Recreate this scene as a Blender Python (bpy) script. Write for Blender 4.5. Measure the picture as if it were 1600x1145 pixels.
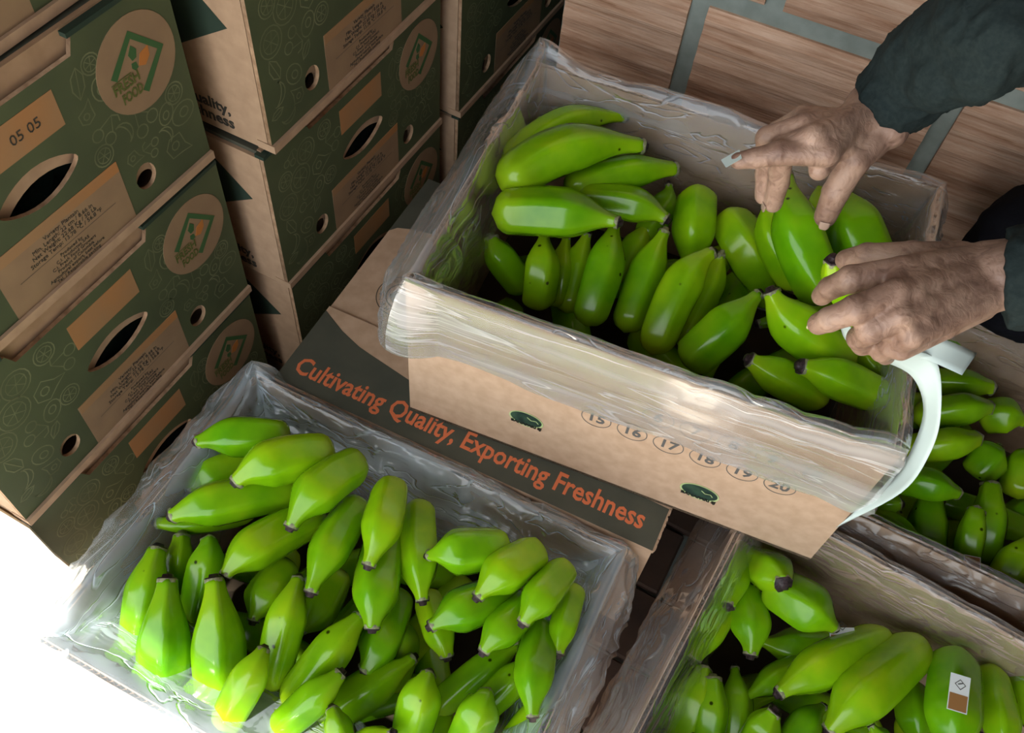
import bpy, bmesh, math, random
import numpy as np
from mathutils import Vector, Matrix, noise as mnoise
for o in list(bpy.data.objects): bpy.data.objects.remove(o)
S = bpy.context.scene; C = S.collection; PI = math.pi
rnd = random.Random(7)

# ------------------------------------------------------------------ camera
H = 1.2; F = 1420.0
RW = ((0.87700075, -0.42857264, 0.21724453), (0.47516828, 0.70648005, -0.52450075), (0.07130775, 0.56321526, 0.82322766))
cd = bpy.data.cameras.new('camera'); cam = bpy.data.objects.new('camera', cd); C.objects.link(cam); S.camera = cam
cd.sensor_width = 36; cd.sensor_fit = 'HORIZONTAL'; cd.lens = F / 1600 * 36; cd.clip_start = 0.02; cd.clip_end = 60
cam.matrix_world = Matrix.Translation((0, 0, H)) @ Matrix(RW).to_4x4()
# ------------------------------------------------------------------ light
W = bpy.data.worlds.new('sky'); S.world = W; W.use_nodes = True
bg = W.node_tree.nodes['Background']; bg.inputs[0].default_value = (0.90, 0.96, 1.0, 1); bg.inputs[1].default_value = 3.6
sd = bpy.data.lights.new('sun', 'SUN'); sun = bpy.data.objects.new('sun', sd); C.objects.link(sun)
sd.energy = 16; sd.angle = 0.02; sd.color = (1, 0.95, 0.86)
sun_dir = Vector((0.10, 0.50, -0.86)).normalized(); sun.rotation_euler = sun_dir.to_track_quat('-Z', 'Y').to_euler()
S.view_settings.view_transform = 'Standard'; S.view_settings.look = 'None'; S.view_settings.gamma = 1
S.view_settings.use_curve_mapping = False; S.view_settings.exposure = 0.2

# ------------------------------------------------------------------ helpers
RM = Matrix(RW)
def ray(px, py):
    return RM @ Vector((px - 800, -(py - 572.5), -F))
def at(px, py, z):
    d = ray(px, py); k = (z - H) / d.z; return Vector((d.x * k, d.y * k, z))
def depth(w):
    return -(RM.transposed() @ (Vector(w) - Vector((0, 0, H)))).z

def tag(o, label=None, cat=None, group=None, kind=None):
    if label: o['label'] = label
    if cat: o['category'] = cat
    if group: o['group'] = group
    if kind: o['kind'] = kind
    return o
def empty(name, loc=(0, 0, 0), rz=0):
    o = bpy.data.objects.new(name, None); C.objects.link(o); o.location = loc; o.rotation_euler = (0, 0, rz); o.empty_display_size = .05
    return o
def link(name, me, parent=None, mats=()):
    o = bpy.data.objects.new(name, me); C.objects.link(o)
    for m in mats: me.materials.append(m)
    if parent: o.parent = parent
    return o
def mesh(name, v, f, mats, parent=None, smooth=False, uv=None, midx=None):
    me = bpy.data.meshes.new(name); me.from_pydata([tuple(p) for p in v], [], [tuple(q) for q in f]); me.update()
    if not isinstance(mats, (list, tuple)): mats = [mats]
    o = link(name, me, parent, mats)
    if smooth: me.polygons.foreach_set('use_smooth', [True] * len(me.polygons))
    if midx is not None: me.polygons.foreach_set('material_index', midx)
    if uv is not None:
        l = me.uv_layers.new(name='UVMap'); li = np.zeros(len(me.loops), dtype=np.int32); me.loops.foreach_get('vertex_index', li)
        l.data.foreach_set('uv', np.asarray(uv, dtype=np.float32)[li].ravel())
    return o
BOXF = [(0, 3, 2, 1), (4, 5, 6, 7), (0, 1, 5, 4), (1, 2, 6, 5), (2, 3, 7, 6), (3, 0, 4, 7)]
class MB:
    def __init__(s): s.v = []; s.f = []; s.m = []
    def box(s, lo, hi, m=0):
        n = len(s.v); (a, b, c), (d, e, f) = lo, hi
        s.v += [(a, b, c), (d, b, c), (d, e, c), (a, e, c), (a, b, f), (d, b, f), (d, e, f), (a, e, f)]
        s.f += [tuple(n + i for i in q) for q in BOXF]; s.m += [m] * 6
    def add(s, v, f, m=0):
        n = len(s.v); s.v += [tuple(p) for p in v]; s.f += [tuple(n + i for i in q) for q in f]; s.m += [m] * len(f)
    def build(s, name, mats, parent=None, smooth=False):
        return mesh(name, s.v, s.f, mats, parent, smooth, midx=s.m)
def bevel(o, w=.002, seg=2):
    bm = bmesh.new(); bm.from_mesh(o.data)
    bmesh.ops.bevel(bm, geom=bm.edges[:], offset=w, segments=seg, affect='EDGES', profile=.6); bm.to_mesh(o.data); bm.free()

# value noise on a grid, periodic in the first axis
def vnoise(s, t, ps, seed):
    r = np.random.RandomState(seed); nt = int(np.max(t)) + 3; g = r.rand(ps, nt) * 2 - 1
    si = np.floor(s).astype(int); ti = np.floor(t).astype(int); fs = s - si; ft = t - ti
    fs = fs * fs * (3 - 2 * fs); ft = ft * ft * (3 - 2 * ft)
    a = g[si % ps, ti]; b = g[(si + 1) % ps, ti]; c = g[si % ps, ti + 1]; d = g[(si + 1) % ps, ti + 1]
    return (a * (1 - fs) + b * fs) * (1 - ft) + (c * (1 - fs) + d * fs) * ft

# ------------------------------------------------------------------ materials
def mat(name, base=(.5, .5, .5), rough=.6, spec=.5):
    m = bpy.data.materials.new(name); m.use_nodes = True; n = m.node_tree.nodes; b = n['Principled BSDF']
    b.inputs['Base Color'].default_value = (*base, 1); b.inputs['Roughness'].default_value = rough; b.inputs['Specular IOR Level'].default_value = spec
    return m, n, m.node_tree.links, b
def tex(n, l, kind, scale, coord='Object', sc3=None, **kw):
    c = n.new('ShaderNodeTexCoord'); mp = n.new('ShaderNodeMapping'); l.new(c.outputs[coord], mp.inputs[0])
    if sc3: mp.inputs['Scale'].default_value = sc3
    t = n.new(kind); l.new(mp.outputs[0], t.inputs['Vector'])
    if 'Scale' in t.inputs: t.inputs['Scale'].default_value = scale
    for k, v in kw.items(): t.inputs[k].default_value = v
    return t
def ramp(n, l, src, stops):
    r = n.new('ShaderNodeValToRGB'); l.new(src, r.inputs[0]); e = r.color_ramp.elements
    while len(e) < len(stops): e.new(.5)
    for i, (p, c) in enumerate(stops): e[i].position = p; e[i].color = (*c, 1) if len(c) == 3 else c
    return r
def bump(n, l, src, b, s=.3, d=.002):
    u = n.new('ShaderNodeBump'); u.inputs['Strength'].default_value = s; u.inputs['Distance'].default_value = d
    l.new(src, u.inputs['Height']); l.new(u.outputs[0], b.inputs['Normal']); return u

def noisy(name, c1, c2, scale, rough=.7, bs=.15, bd=.001, sc3=None, detail=4, spec=.3):
    m, n, l, b = mat(name, c1, rough, spec); t = tex(n, l, 'ShaderNodeTexNoise', scale, sc3=sc3, Detail=detail)
    r = ramp(n, l, t.outputs[0], [(.35, c1), (.65, c2)]); l.new(r.outputs[0], b.inputs['Base Color']); bump(n, l, t.outputs[0], b, bs, bd); return m
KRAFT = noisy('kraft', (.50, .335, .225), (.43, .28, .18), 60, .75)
KRAFTD = noisy('kraft_inner', (.36, .23, .14), (.29, .18, .105), 45, .75)  # kraft darkened to stand in for shade in and around the boxes
BOTTOM = noisy('shade_dark_board', (.05, .035, .02), (.035, .025, .015), 20, .8)  # board blackened to stand in for deep shade under the bananas
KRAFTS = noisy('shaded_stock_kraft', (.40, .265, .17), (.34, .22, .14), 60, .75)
FLUTE = noisy('fluting', (.42, .27, .165), (.24, .14, .08), 90, .85)
GREEN = noisy('green_print', (.070, .086, .040), (.056, .070, .034), 14, .6)
GREYG = noisy('grey_green_print', (.075, .075, .055), (.062, .064, .048), 30, .6)
TEAL = noisy('teal_print', (.022, .040, .028), (.018, .034, .024), 20, .6)
PALE = noisy('pale_green_line', (.17, .18, .095), (.10, .11, .055), 25, .6)
PATCH = noisy('tan_patch', (.27, .175, .10), (.235, .15, .088), 30, .65)
ORANGEP = noisy('orange_patch', (.36, .16, .055), (.29, .165, .08), 9, .65)
ORANGE = mat('orange_ink', (.66, .16, .06), .6)[0]; ORANGEL = mat('orange_leaf_ink', (.42, .15, .03), .6)[0]
LOGOG = mat('logo_green_ink', (.035, .10, .03), .6)[0]
OLIVE = mat('olive_ink', (.085, .10, .02), .6)[0]
INK = mat('dark_ink', (.03, .028, .022), .6)[0]
INKB = mat('faded_ink', (.07, .05, .035), .6)[0]
INKN = mat('number_ink', (.09, .085, .08), .6)[0]
BLACKP = mat('dark_plastic', (.012, .022, .018), .14)[0]
WHITEP, n_, l_, b_ = mat('waxed_paper', (.50, .58, .55), .45, .4); b_.inputs['Subsurface Weight'].default_value = 0
t_ = tex(n_, l_, 'ShaderNodeTexNoise', 12); bump(n_, l_, t_.outputs[0], b_, .3, .004)
MORTAR = noisy('mortar', (.27, .30, .27), (.20, .225, .20), 25, .9, .5, .003)
PAVER = noisy('paver', (.12, .075, .055), (.075, .05, .04), 12, .85, .6, .003)
CONC = noisy('pale_concrete', (.62, .58, .50), (.50, .46, .38), 9, .9, .3, .002)
DARKWALL = noisy('dim_plaster', (.07, .06, .055), (.05, .045, .04), 3, .9)  # dark so the unseen walls and roof bounce back little light

def brick_mat():
    m, n, l, b = mat('striated_clay', (.5, .3, .2), .85, .2)
    t = tex(n, l, 'ShaderNodeTexNoise', 1, sc3=(5, 5, 150), Detail=6, Roughness=.7)
    t2 = tex(n, l, 'ShaderNodeTexNoise', 1, sc3=(4, 4, 14), Detail=5)
    oi = n.new('ShaderNodeObjectInfo')
    r = ramp(n, l, t.outputs[0], [(.28, (.27, .125, .06)), (.42, (.54, .33, .22)), (.6, (.70, .49, .36)), (.75, (.78, .60, .47))])
    r2 = ramp(n, l, t2.outputs[0], [(.34, (.42, .27, .18)), (.52, (.95, .90, .87)), (1, (1, 1, 1))])
    mx = n.new('ShaderNodeMix'); mx.data_type = 'RGBA'; mx.blend_type = 'MULTIPLY'; mx.inputs[0].default_value = .8
    l.new(r.outputs[0], mx.inputs[6]); l.new(r2.outputs[0], mx.inputs[7])
    hs = n.new('ShaderNodeHueSaturation'); l.new(mx.outputs[2], hs.inputs['Color'])
    mr = n.new('ShaderNodeMapRange'); l.new(oi.outputs['Random'], mr.inputs[0]); mr.inputs[3].default_value = .85; mr.inputs[4].default_value = 1.1
    l.new(mr.outputs[0], hs.inputs['Value']); l.new(hs.outputs[0], b.inputs['Base Color']); bump(n, l, t.outputs[0], b, .8, .004); return m
BRICK = brick_mat()

def banana_mat():
    m, n, l, b = mat('green_peel', (.15, .40, .02), .24, .38)
    oi = n.new('ShaderNodeObjectInfo'); uv = n.new('ShaderNodeUVMap'); sp = n.new('ShaderNodeSeparateXYZ'); l.new(uv.outputs[0], sp.inputs[0])
    t = tex(n, l, 'ShaderNodeTexNoise', 18, Detail=3)
    r = ramp(n, l, t.outputs[0], [(.3, (.09, .32, .002)), (.55, (.18, .45, .004)), (.8, (.30, .51, .008))])
    # yellower towards the blunt end
    r2 = ramp(n, l, sp.outputs[0], [(0, (0, 0, 0)), (.06, (.25,) * 3), (.3, (0, 0, 0)), (.75, (.05,) * 3), (1, (.55,) * 3)])
    mx = n.new('ShaderNodeMix'); mx.data_type = 'RGBA'; l.new(r2.outputs[0], mx.inputs[0]); l.new(r.outputs[0], mx.inputs[6]); mx.inputs[7].default_value = (.33, .46, .012, 1)
    hs = n.new('ShaderNodeHueSaturation'); l.new(mx.outputs[2], hs.inputs['Color'])
    a = n.new('ShaderNodeMapRange'); l.new(oi.outputs['Random'], a.inputs[0]); a.inputs[3].default_value = .478; a.inputs[4].default_value = .505; l.new(a.outputs[0], hs.inputs['Hue'])
    v = n.new('ShaderNodeMapRange'); l.new(oi.outputs['Random'], v.inputs[0]); v.inputs[3].default_value = 1.05; v.inputs[4].default_value = .8; l.new(v.outputs[0], hs.inputs['Value'])
    # small dark scars
    vo = tex(n, l, 'ShaderNodeTexVoronoi', 34); sr = ramp(n, l, vo.outputs['Distance'], [(.05, (.12, .1, .04)), (.09, (1, 1, 1))])
    t3 = tex(n, l, 'ShaderNodeTexNoise', 9, Detail=1); r3 = ramp(n, l, t3.outputs[0], [(.56, (0, 0, 0)), (.6, (1, 1, 1))])
    m2 = n.new('ShaderNodeMix'); m2.data_type = 'RGBA'; m2.blend_type = 'MULTIPLY'; l.new(r3.outputs[0], m2.inputs[0]); l.new(hs.outputs[0], m2.inputs[6]); l.new(sr.outputs[0], m2.inputs[7])
    l.new(m2.outputs[2], b.inputs['Base Color'])
    t4 = tex(n, l, 'ShaderNodeTexNoise', 55, Detail=2); rr = n.new('ShaderNodeMapRange'); l.new(t4.outputs[0], rr.inputs[0]); rr.inputs[3].default_value = .10; rr.inputs[4].default_value = .26; l.new(rr.outputs[0], b.inputs['Roughness'])
    bump(n, l, t4.outputs[0], b, .10, .001)
    return m
PEEL = banana_mat()
TIP = noisy('blossom_scar', (.012, .007, .009), (.05, .03, .032), 350, .45, .6, .001)
TIPRING = noisy('pale_scar', (.30, .32, .16), (.16, .15, .09), 300, .5)

def film_mat(name, haze, tint=(.86, .91, .95), bs=.5, sc3=(7, 42, 14), holes=True, crease=.5, rough=.12, deep=.3):
    m = bpy.data.materials.new(name); m.use_nodes = True; n = m.node_tree.nodes; l = m.node_tree.links; n.clear()
    out = n.new('ShaderNodeOutputMaterial'); tr = n.new('ShaderNodeBsdfTransparent'); tr.inputs[0].default_value = (.97, .985, .99, 1)
    gl = n.new('ShaderNodeBsdfGlossy'); gl.inputs['Roughness'].default_value = rough; gl.inputs[0].default_value = (1, 1, 1, 1)
    di = n.new('ShaderNodeBsdfDiffuse'); di.inputs[0].default_value = (*tint, 1); ts = n.new('ShaderNodeBsdfTranslucent'); ts.inputs[0].default_value = (*tint, 1)
    dt = n.new('ShaderNodeMixShader'); dt.inputs[0].default_value = .4; l.new(di.outputs[0], dt.inputs[1]); l.new(ts.outputs[0], dt.inputs[2])
    uv = n.new('ShaderNodeUVMap'); mp = n.new('ShaderNodeMapping'); mp.inputs['Scale'].default_value = sc3; l.new(uv.outputs[0], mp.inputs[0])
    t = n.new('ShaderNodeTexNoise'); t.inputs['Scale'].default_value = 1; t.inputs['Detail'].default_value = 2.5; t.inputs['Distortion'].default_value = 1.0; l.new(mp.outputs[0], t.inputs['Vector'])
    pk = n.new('ShaderNodeValToRGB'); l.new(t.outputs[0], pk.inputs[0]); e = pk.color_ramp.elements; e[0].position = .484; e[0].color = (0, 0, 0, 1); e[1].position = .5; e[1].color = (1, 1, 1, 1)
    for p_ in (.503, .519): q = e.new(p_); q.color = (1, 1, 1, 1) if p_ < .51 else (0, 0, 0, 1)
    t2 = n.new('ShaderNodeTexNoise'); t2.inputs['Scale'].default_value = .7; t2.inputs['Detail'].default_value = 2; l.new(mp.outputs[0], t2.inputs['Vector'])
    bu = n.new('ShaderNodeBump'); bu.inputs['Strength'].default_value = bs; bu.inputs['Distance'].default_value = .004; l.new(pk.outputs[0], bu.inputs['Height'])
    bv = n.new('ShaderNodeBump'); bv.inputs['Strength'].default_value = bs; bv.inputs['Distance'].default_value = .012; l.new(t.outputs[0], bv.inputs['Height']); l.new(bu.outputs[0], bv.inputs['Normal'])
    for s_ in (gl, di, ts): l.new(bv.outputs[0], s_.inputs['Normal'])
    hz = n.new('ShaderNodeMapRange'); l.new(t2.outputs[0], hz.inputs[0]); hz.inputs[1].default_value = .35; hz.inputs[2].default_value = .68
    hz.inputs[3].default_value = haze * .25; hz.inputs[4].default_value = min(1, haze * 1.7)
    ma = n.new('ShaderNodeMath'); ma.operation = 'MULTIPLY_ADD'; ma.use_clamp = True; l.new(pk.outputs[0], ma.inputs[0]); ma.inputs[1].default_value = haze * crease; l.new(hz.outputs[0], ma.inputs[2])
    su = n.new('ShaderNodeSeparateXYZ'); l.new(uv.outputs[0], su.inputs[0])
    bd = n.new('ShaderNodeMapRange'); l.new(su.outputs[1], bd.inputs[0]); bd.inputs[1].default_value = -.085; bd.inputs[2].default_value = -.025; bd.inputs[3].default_value = deep; bd.inputs[4].default_value = 1
    mb = n.new('ShaderNodeMath'); mb.operation = 'MULTIPLY'; l.new(ma.outputs[0], mb.inputs[0]); l.new(bd.outputs[0], mb.inputs[1]); ma = mb
    m1 = n.new('ShaderNodeMixShader'); l.new(ma.outputs[0], m1.inputs[0]); l.new(tr.outputs[0], m1.inputs[1]); l.new(dt.outputs[0], m1.inputs[2])
    fr = n.new('ShaderNodeLayerWeight'); fr.inputs[0].default_value = .25; l.new(bv.outputs[0], fr.inputs['Normal'])
    fm = n.new('ShaderNodeMapRange'); l.new(fr.outputs['Fresnel'], fm.inputs[0]); fm.inputs[3].default_value = .03; fm.inputs[4].default_value = .45
    bd2 = n.new('ShaderNodeMath'); bd2.operation = 'MULTIPLY'; l.new(fm.outputs[0], bd2.inputs[0]); mq = n.new('ShaderNodeMapRange'); l.new(bd.outputs[0], mq.inputs[0]); mq.inputs[3].default_value = .3; l.new(mq.outputs[0], bd2.inputs[1])
    m2 = n.new('ShaderNodeMixShader'); l.new(bd2.outputs[0], m2.inputs[0]); l.new(m1.outputs[0], m2.inputs[1]); l.new(gl.outputs[0], m2.inputs[2])
    last = m2
    if holes:   # punched vent holes: fully open
        v = n.new('ShaderNodeTexVoronoi'); v.inputs['Scale'].default_value = 13; v.inputs['Randomness'].default_value = .55; l.new(uv.outputs[0], v.inputs['Vector'])
        c = n.new('ShaderNodeMath'); c.operation = 'LESS_THAN'; c.inputs[1].default_value = .055; l.new(v.outputs['Distance'], c.inputs[0])
        t0 = n.new('ShaderNodeBsdfTransparent'); m3 = n.new('ShaderNodeMixShader'); l.new(c.outputs[0], m3.inputs[0]); l.new(m2.outputs[0], m3.inputs[1]); l.new(t0.outputs[0], m3.inputs[2]); last = m3
    l.new(last.outputs[0], out.inputs[0]); return m
FILM = film_mat('clear_film', .21, (.86, .90, .96), crease=1.2, rough=.08, deep=.2)
FILMC = film_mat('bluish_film', .37, (.76, .88, .98), crease=.9, rough=.1, deep=.35)
FILMW = film_mat('white_film', .43, (.95, .95, .97), .08, (3.5, 45, 45), holes=False, crease=1.0, rough=.22)
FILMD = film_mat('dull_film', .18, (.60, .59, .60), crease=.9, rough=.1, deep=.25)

def skin_mat():
    m, n, l, b = mat('weathered_skin', (.36, .19, .12), .48, .4)
    t = tex(n, l, 'ShaderNodeTexNoise', 28, Detail=5); r = ramp(n, l, t.outputs[0], [(.3, (.19, .105, .075)), (.5, (.32, .195, .14)), (.7, (.42, .27, .195))])
    t2 = tex(n, l, 'ShaderNodeTexNoise', 70, Detail=4, Distortion=1.5); r2 = ramp(n, l, t2.outputs[0], [(.3, (.45, .38, .36)), (.48, (1, 1, 1))])
    mx = n.new('ShaderNodeMix'); mx.data_type = 'RGBA'; mx.blend_type = 'MULTIPLY'; mx.inputs[0].default_value = .6; l.new(r.outputs[0], mx.inputs[6]); l.new(r2.outputs[0], mx.inputs[7])
    l.new(mx.outputs[2], b.inputs['Base Color']); b.inputs['Subsurface Weight'].default_value = .06; b.inputs['Subsurface Radius'].default_value = (.01, .004, .002)
    w = tex(n, l, 'ShaderNodeTexWave', 60, Distortion=9, Detail=3); ad = n.new('ShaderNodeMath'); ad.operation = 'ADD'; l.new(t2.outputs[0], ad.inputs[0])
    ms = n.new('ShaderNodeMath'); ms.operation = 'MULTIPLY'; ms.inputs[1].default_value = .08; l.new(w.outputs[0], ms.inputs[0]); l.new(ms.outputs[0], ad.inputs[1])
    bump(n, l, ad.outputs[0], b, .55, .0025); return m
SKIN = skin_mat()
NAIL = mat('nail', (.36, .24, .18), .35, .5)[0]
NAILY = mat('yellowish_nail', (.62, .54, .30), .35, .5)[0]
CLOTH = noisy('dark_teal_cloth', (.010, .017, .017), (.016, .024, .023), 260, .9, .4, .001, spec=.2)
SLATE = noisy('slate_cloth', (.022, .038, .045), (.017, .030, .036), 260, .9, .4, .001, spec=.2)
TROUSER = noisy('black_cloth', (.004, .004, .006), (.006, .006, .009), 260, .95, .3, .001, spec=.1)
HAIR = mat('black_hair', (.01, .008, .007), .5)[0]

# ------------------------------------------------------------------ text
_fc = {}
def text_mesh(body, size, bold=0, align='CENTER'):
    cu = bpy.data.curves.new('t', 'FONT'); cu.body = body; cu.size = size; cu.align_x = align; cu.align_y = 'CENTER'; cu.offset = bold; cu.resolution_u = 2
    cu.extrude = .00012
    o = bpy.data.objects.new('t', cu); me = bpy.data.meshes.new_from_object(o); bpy.data.objects.remove(o); me.materials.clear(); return me
def frame(origin, u, n):
    """matrix whose x runs along u, z along the surface normal n"""
    u = Vector(u).normalized(); n = Vector(n).normalized(); v = n.cross(u)
    return Matrix(((u.x, v.x, n.x, origin[0]), (u.y, v.y, n.y, origin[1]), (u.z, v.z, n.z, origin[2]), (0, 0, 0, 1)))
def decal_text(name, body, size, M, m, parent, bold=0, width=None, align='CENTER'):
    me = text_mesh(body, size, bold, align)
    if width:
        xs = [v.co.x for v in me.vertices]; k = width / (max(xs) - min(xs))
        for v in me.vertices: v.co.x *= k
    me.transform(M); return link(name, me, parent, [m])
def decal_poly(name, pts, M, m, parent, t=.0003):
    n = len(pts); v = [M @ Vector((x, y, 0)) for x, y in pts] + [M @ Vector((x, y, t)) for x, y in pts]
    f = [tuple(range(n, 2 * n)), tuple(range(n - 1, -1, -1))] + [(i, (i + 1) % n, n + (i + 1) % n, n + i) for i in range(n)]
    return mesh(name, v, f, m, parent)
def ell(cx, cy, rx, ry, n=32, a0=0):
    return [(cx + rx * math.cos(2 * PI * i / n + a0), cy + ry * math.sin(2 * PI * i / n + a0)) for i in range(n)]
def ribbon(pts, w, closed=False):
    """flat line of width w along 2-D points -> verts, faces"""
    v = []; f = []; n = len(pts)
    for i, p in enumerate(pts):
        a = pts[(i - 1) % n] if (closed or i > 0) else p; b = pts[(i + 1) % n] if (closed or i < n - 1) else p
        dx, dy = b[0] - a[0], b[1] - a[1]; L = math.hypot(dx, dy) or 1; nx, ny = -dy / L * w / 2, dx / L * w / 2
        v += [(p[0] + nx, p[1] + ny, 0), (p[0] - nx, p[1] - ny, 0)]
    for i in range(n if closed else n - 1):
        j = (i + 1) % n; f.append((2 * i, 2 * i + 1, 2 * j + 1, 2 * j))
    return v, f
def lines(name, strokes, M, m, parent, lift=.0002):
    b = MB()
    for pts, w, cl in strokes:
        v, f = ribbon(pts, w, cl); b.add([M @ Vector((x, y, lift)) for x, y, z in v], f)
    return b.build(name, m, parent)

def doodles(x0, y0, x1, y1, seed, avoid):
    """outlines of fruit: avocados, cherries, slices, bananas, leaves"""
    r = random.Random(seed); st = []; placed = []
    for _ in range(2500):
        s = r.uniform(.012, .023); x = r.uniform(x0 + s, x1 - s); y = r.uniform(y0 + s, y1 - s)
        if any(math.hypot(x - a, y - b) < (s + c) * .72 for a, b, c in placed): continue
        if any(ax0 - s < x < ax1 + s and ay0 - s < y < ay1 + s for ax0, ay0, ax1, ay1 in avoid): continue
        placed.append((x, y, s)); k = r.randrange(6); a = r.uniform(0, 6.28); ca, sa = math.cos(a), math.sin(a)
        T = lambda pts: [(x + (px * ca - py * sa) * s, y + (px * sa + py * ca) * s) for px, py in pts]
        w = .0015
        if k == 0: st += [(T(ell(0, 0, .9, .7, 16)), w, 1), (T(ell(.1, 0, .35, .3, 10)), w, 1)]
        elif k == 1: st += [(T(ell(-.5, -.4, .4, .4, 12)), w, 1), (T(ell(.5, -.4, .4, .4, 12)), w, 1), (T([(-.5, 0), (0, .9), (.5, 0)]), w, 0), (T([(0, .9), (.5, 1), (.8, .7)]), w, 0)]
        elif k == 2: st += [(T([(math.cos(t) * .9, math.sin(t) * .9 - .3) for t in np.linspace(0, PI, 9)] + [(math.cos(t) * .9, math.sin(t) * .5 - .3) for t in np.linspace(PI, 0, 9)]), w, 1)]
        elif k == 3: st += [(T(ell(0, 0, .85, .85, 16)), w, 1), (T(ell(0, 0, .6, .6, 12)), w * .7, 1)] + [(T([(0, 0), (.6 * math.cos(q), .6 * math.sin(q))]), w * .6, 0) for q in np.linspace(0, 5.2, 6)]
        elif k == 4: st += [(T([(-.9, 0), (-.4, .4), (.3, .4), (.9, 0), (.3, -.4), (-.4, -.4)]), w, 1), (T([(-.9, 0), (.9, 0)]), w * .7, 0)]
        else: st += [(T([(-.3, -.9), (-.7, -.3), (-.2, .3), (0, .9), (.3, .3), (.7, -.3), (.3, -.9)]), w, 1), (T(ell(0, -.35, .25, .25, 8)), w, 1)]
    return st

# ------------------------------------------------------------------ setting
def struct(o): o['kind'] = 'structure'; return o
fl = MB(); fl.box((-3, -2.5, -.08), (3, 4.2, -.012)); floor = struct(fl.build('floor', MORTAR))
pm = bpy.data.meshes.new('paver'); o_ = MB(); o_.box((0, 0, -.012), (.205, .100, 0)); tmp = o_.build('paver', PAVER, floor); bevel(tmp, .003, 1)
pav = tmp; first = True
for j in range(13):
    for i in range(-4, 6):
        x = .030 + i * .212 + (.106 if j % 2 else 0) - .09; y = .218 + j * .1055
        if first: p = pav; first = False
        else: p = pav.copy(); C.objects.link(p)
        p.location = (x, y, -.001 * rnd.random())
ap = MB(); ap.box((-3, -2.5, -.012), (3, .215, .0)); struct(ap.build('trim_1', CONC)); tag(bpy.data.objects['trim_1'], 'pale sunlit concrete strip along the floor edge')

WY = 1.10; WA = math.radians(2.8)
wall = empty('wall_back', (0, 0, 0), WA); struct(wall); wall.location = (0, WY / math.cos(WA), 0)
wb = MB(); wb.box((-.44, .006, 0), (2.6, .14, 2.4)); wo = wb.build('mortar_bed', MORTAR, wall)
bprot = {}
def brick(x0, x1, z0, z1):
    key = round(x1 - x0, 3), round(z1 - z0, 3)
    if key not in bprot:
        # front face with shallow horizontal grooves
        L, h = x1 - x0, z1 - z0; v = []; f = []; n = 14; prof = []
        for i in range(n + 1):
            z = h * i / n; y = 0.0 if i % 2 == 0 else -.0035
            prof.append((y if 0 < i < n else .0015, z))
        prof = [(.02, 0)] + prof + [(.02, h)]
        for x in (0, L):
            for y, z in prof: v.append((x, y, z))
        k = len(prof); f = [(i, k + i, k + i + 1, i + 1) for i in range(k - 1)] + [tuple(range(k)), tuple(range(2 * k - 1, k - 1, -1))]
        o = mesh('brick', v, f, BRICK, wall); bprot[key] = o
    else:
        o = bprot[key].copy(); C.objects.link(o)
    o.location = (x0, 0, z0); return o
for j in range(-1, 6):
    z0 = max(.266 + j * .257, .0); z1 = .496 + j * .257
    off = .111 - .0 if j % 2 == 0 else -.1446
    xs = []; k = -4
    while True:
        a = off + k * .3485; b = a + .3245; k += 1
        if b < -.40: continue
        if a > 2.4: break
        brick(max(a, -.438) + .003 * rnd.random(), b, z0, z1)
sw = MB(); sw.box((-3, 4.0, 0), (3, 4.2, 2.6)); struct(sw.build('wall_far', DARKWALL))
sw = MB(); sw.box((-1.7, -.9, 0), (-1.5, 4.2, 2.6)); struct(sw.build('wall_left_unseen', DARKWALL))  # unseen side wall, added to narrow the opening for skylight
sw = MB(); sw.box((1.3, -2.4, 0), (1.5, 4.2, 2.6)); struct(sw.build('wall_right_unseen', DARKWALL))  # unseen wall, set close to cut skylight from the right
YE = -1.205
ce = MB(); ce.box((-3, YE, 2.5), (3, 4.2, 2.6)); struct(ce.build('ceiling_unseen', DARKWALL))  # unseen roof slab, its edge placed to end the sun patch

# ------------------------------------------------------------------ printed cartons in the stacks
BW, BD, BH = .39, .50, .235
def panel_with_holes(name, outline, holes, t, mats, parent, M):
    cu = bpy.data.curves.new('p', 'CURVE'); cu.dimensions = '2D'; cu.fill_mode = 'BOTH'; cu.extrude = t / 2
    for pts in [outline] + holes:
        s = cu.splines.new('POLY'); s.points.add(len(pts) - 1); s.use_cyclic_u = True
        for i, (x, y) in enumerate(pts): s.points[i].co = (x, y, 0, 1)
    o = bpy.data.objects.new('p', cu); me = bpy.data.meshes.new_from_object(o); bpy.data.objects.remove(o); me.materials.clear()
    me.transform(M @ Matrix.Translation((0, 0, -t / 2)))
    o = link(name, me, parent, mats)
    nrm = (M.to_3x3() @ Vector((0, 0, 1))).normalized()
    for p in me.polygons: p.material_index = 0 if p.normal.dot(nrm) > .5 else (1 if len(mats) > 1 else 0)
    return o
LABEL = ["Variety: Plantain", "Min. Length: 22 cm / 8.66 in", "Net Weight: 22.68 Kg / 50 Lb", "Storage Temp: 13.78 °C / 56.8 °F"]
LABEL2 = ["Produced by", "C.I. Productos SAS", "C.I. Fresh Food Growers", "Product of Colombia", "Agricultural export, best before", "Tel. / Responsible packing"]
proto = {}
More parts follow.
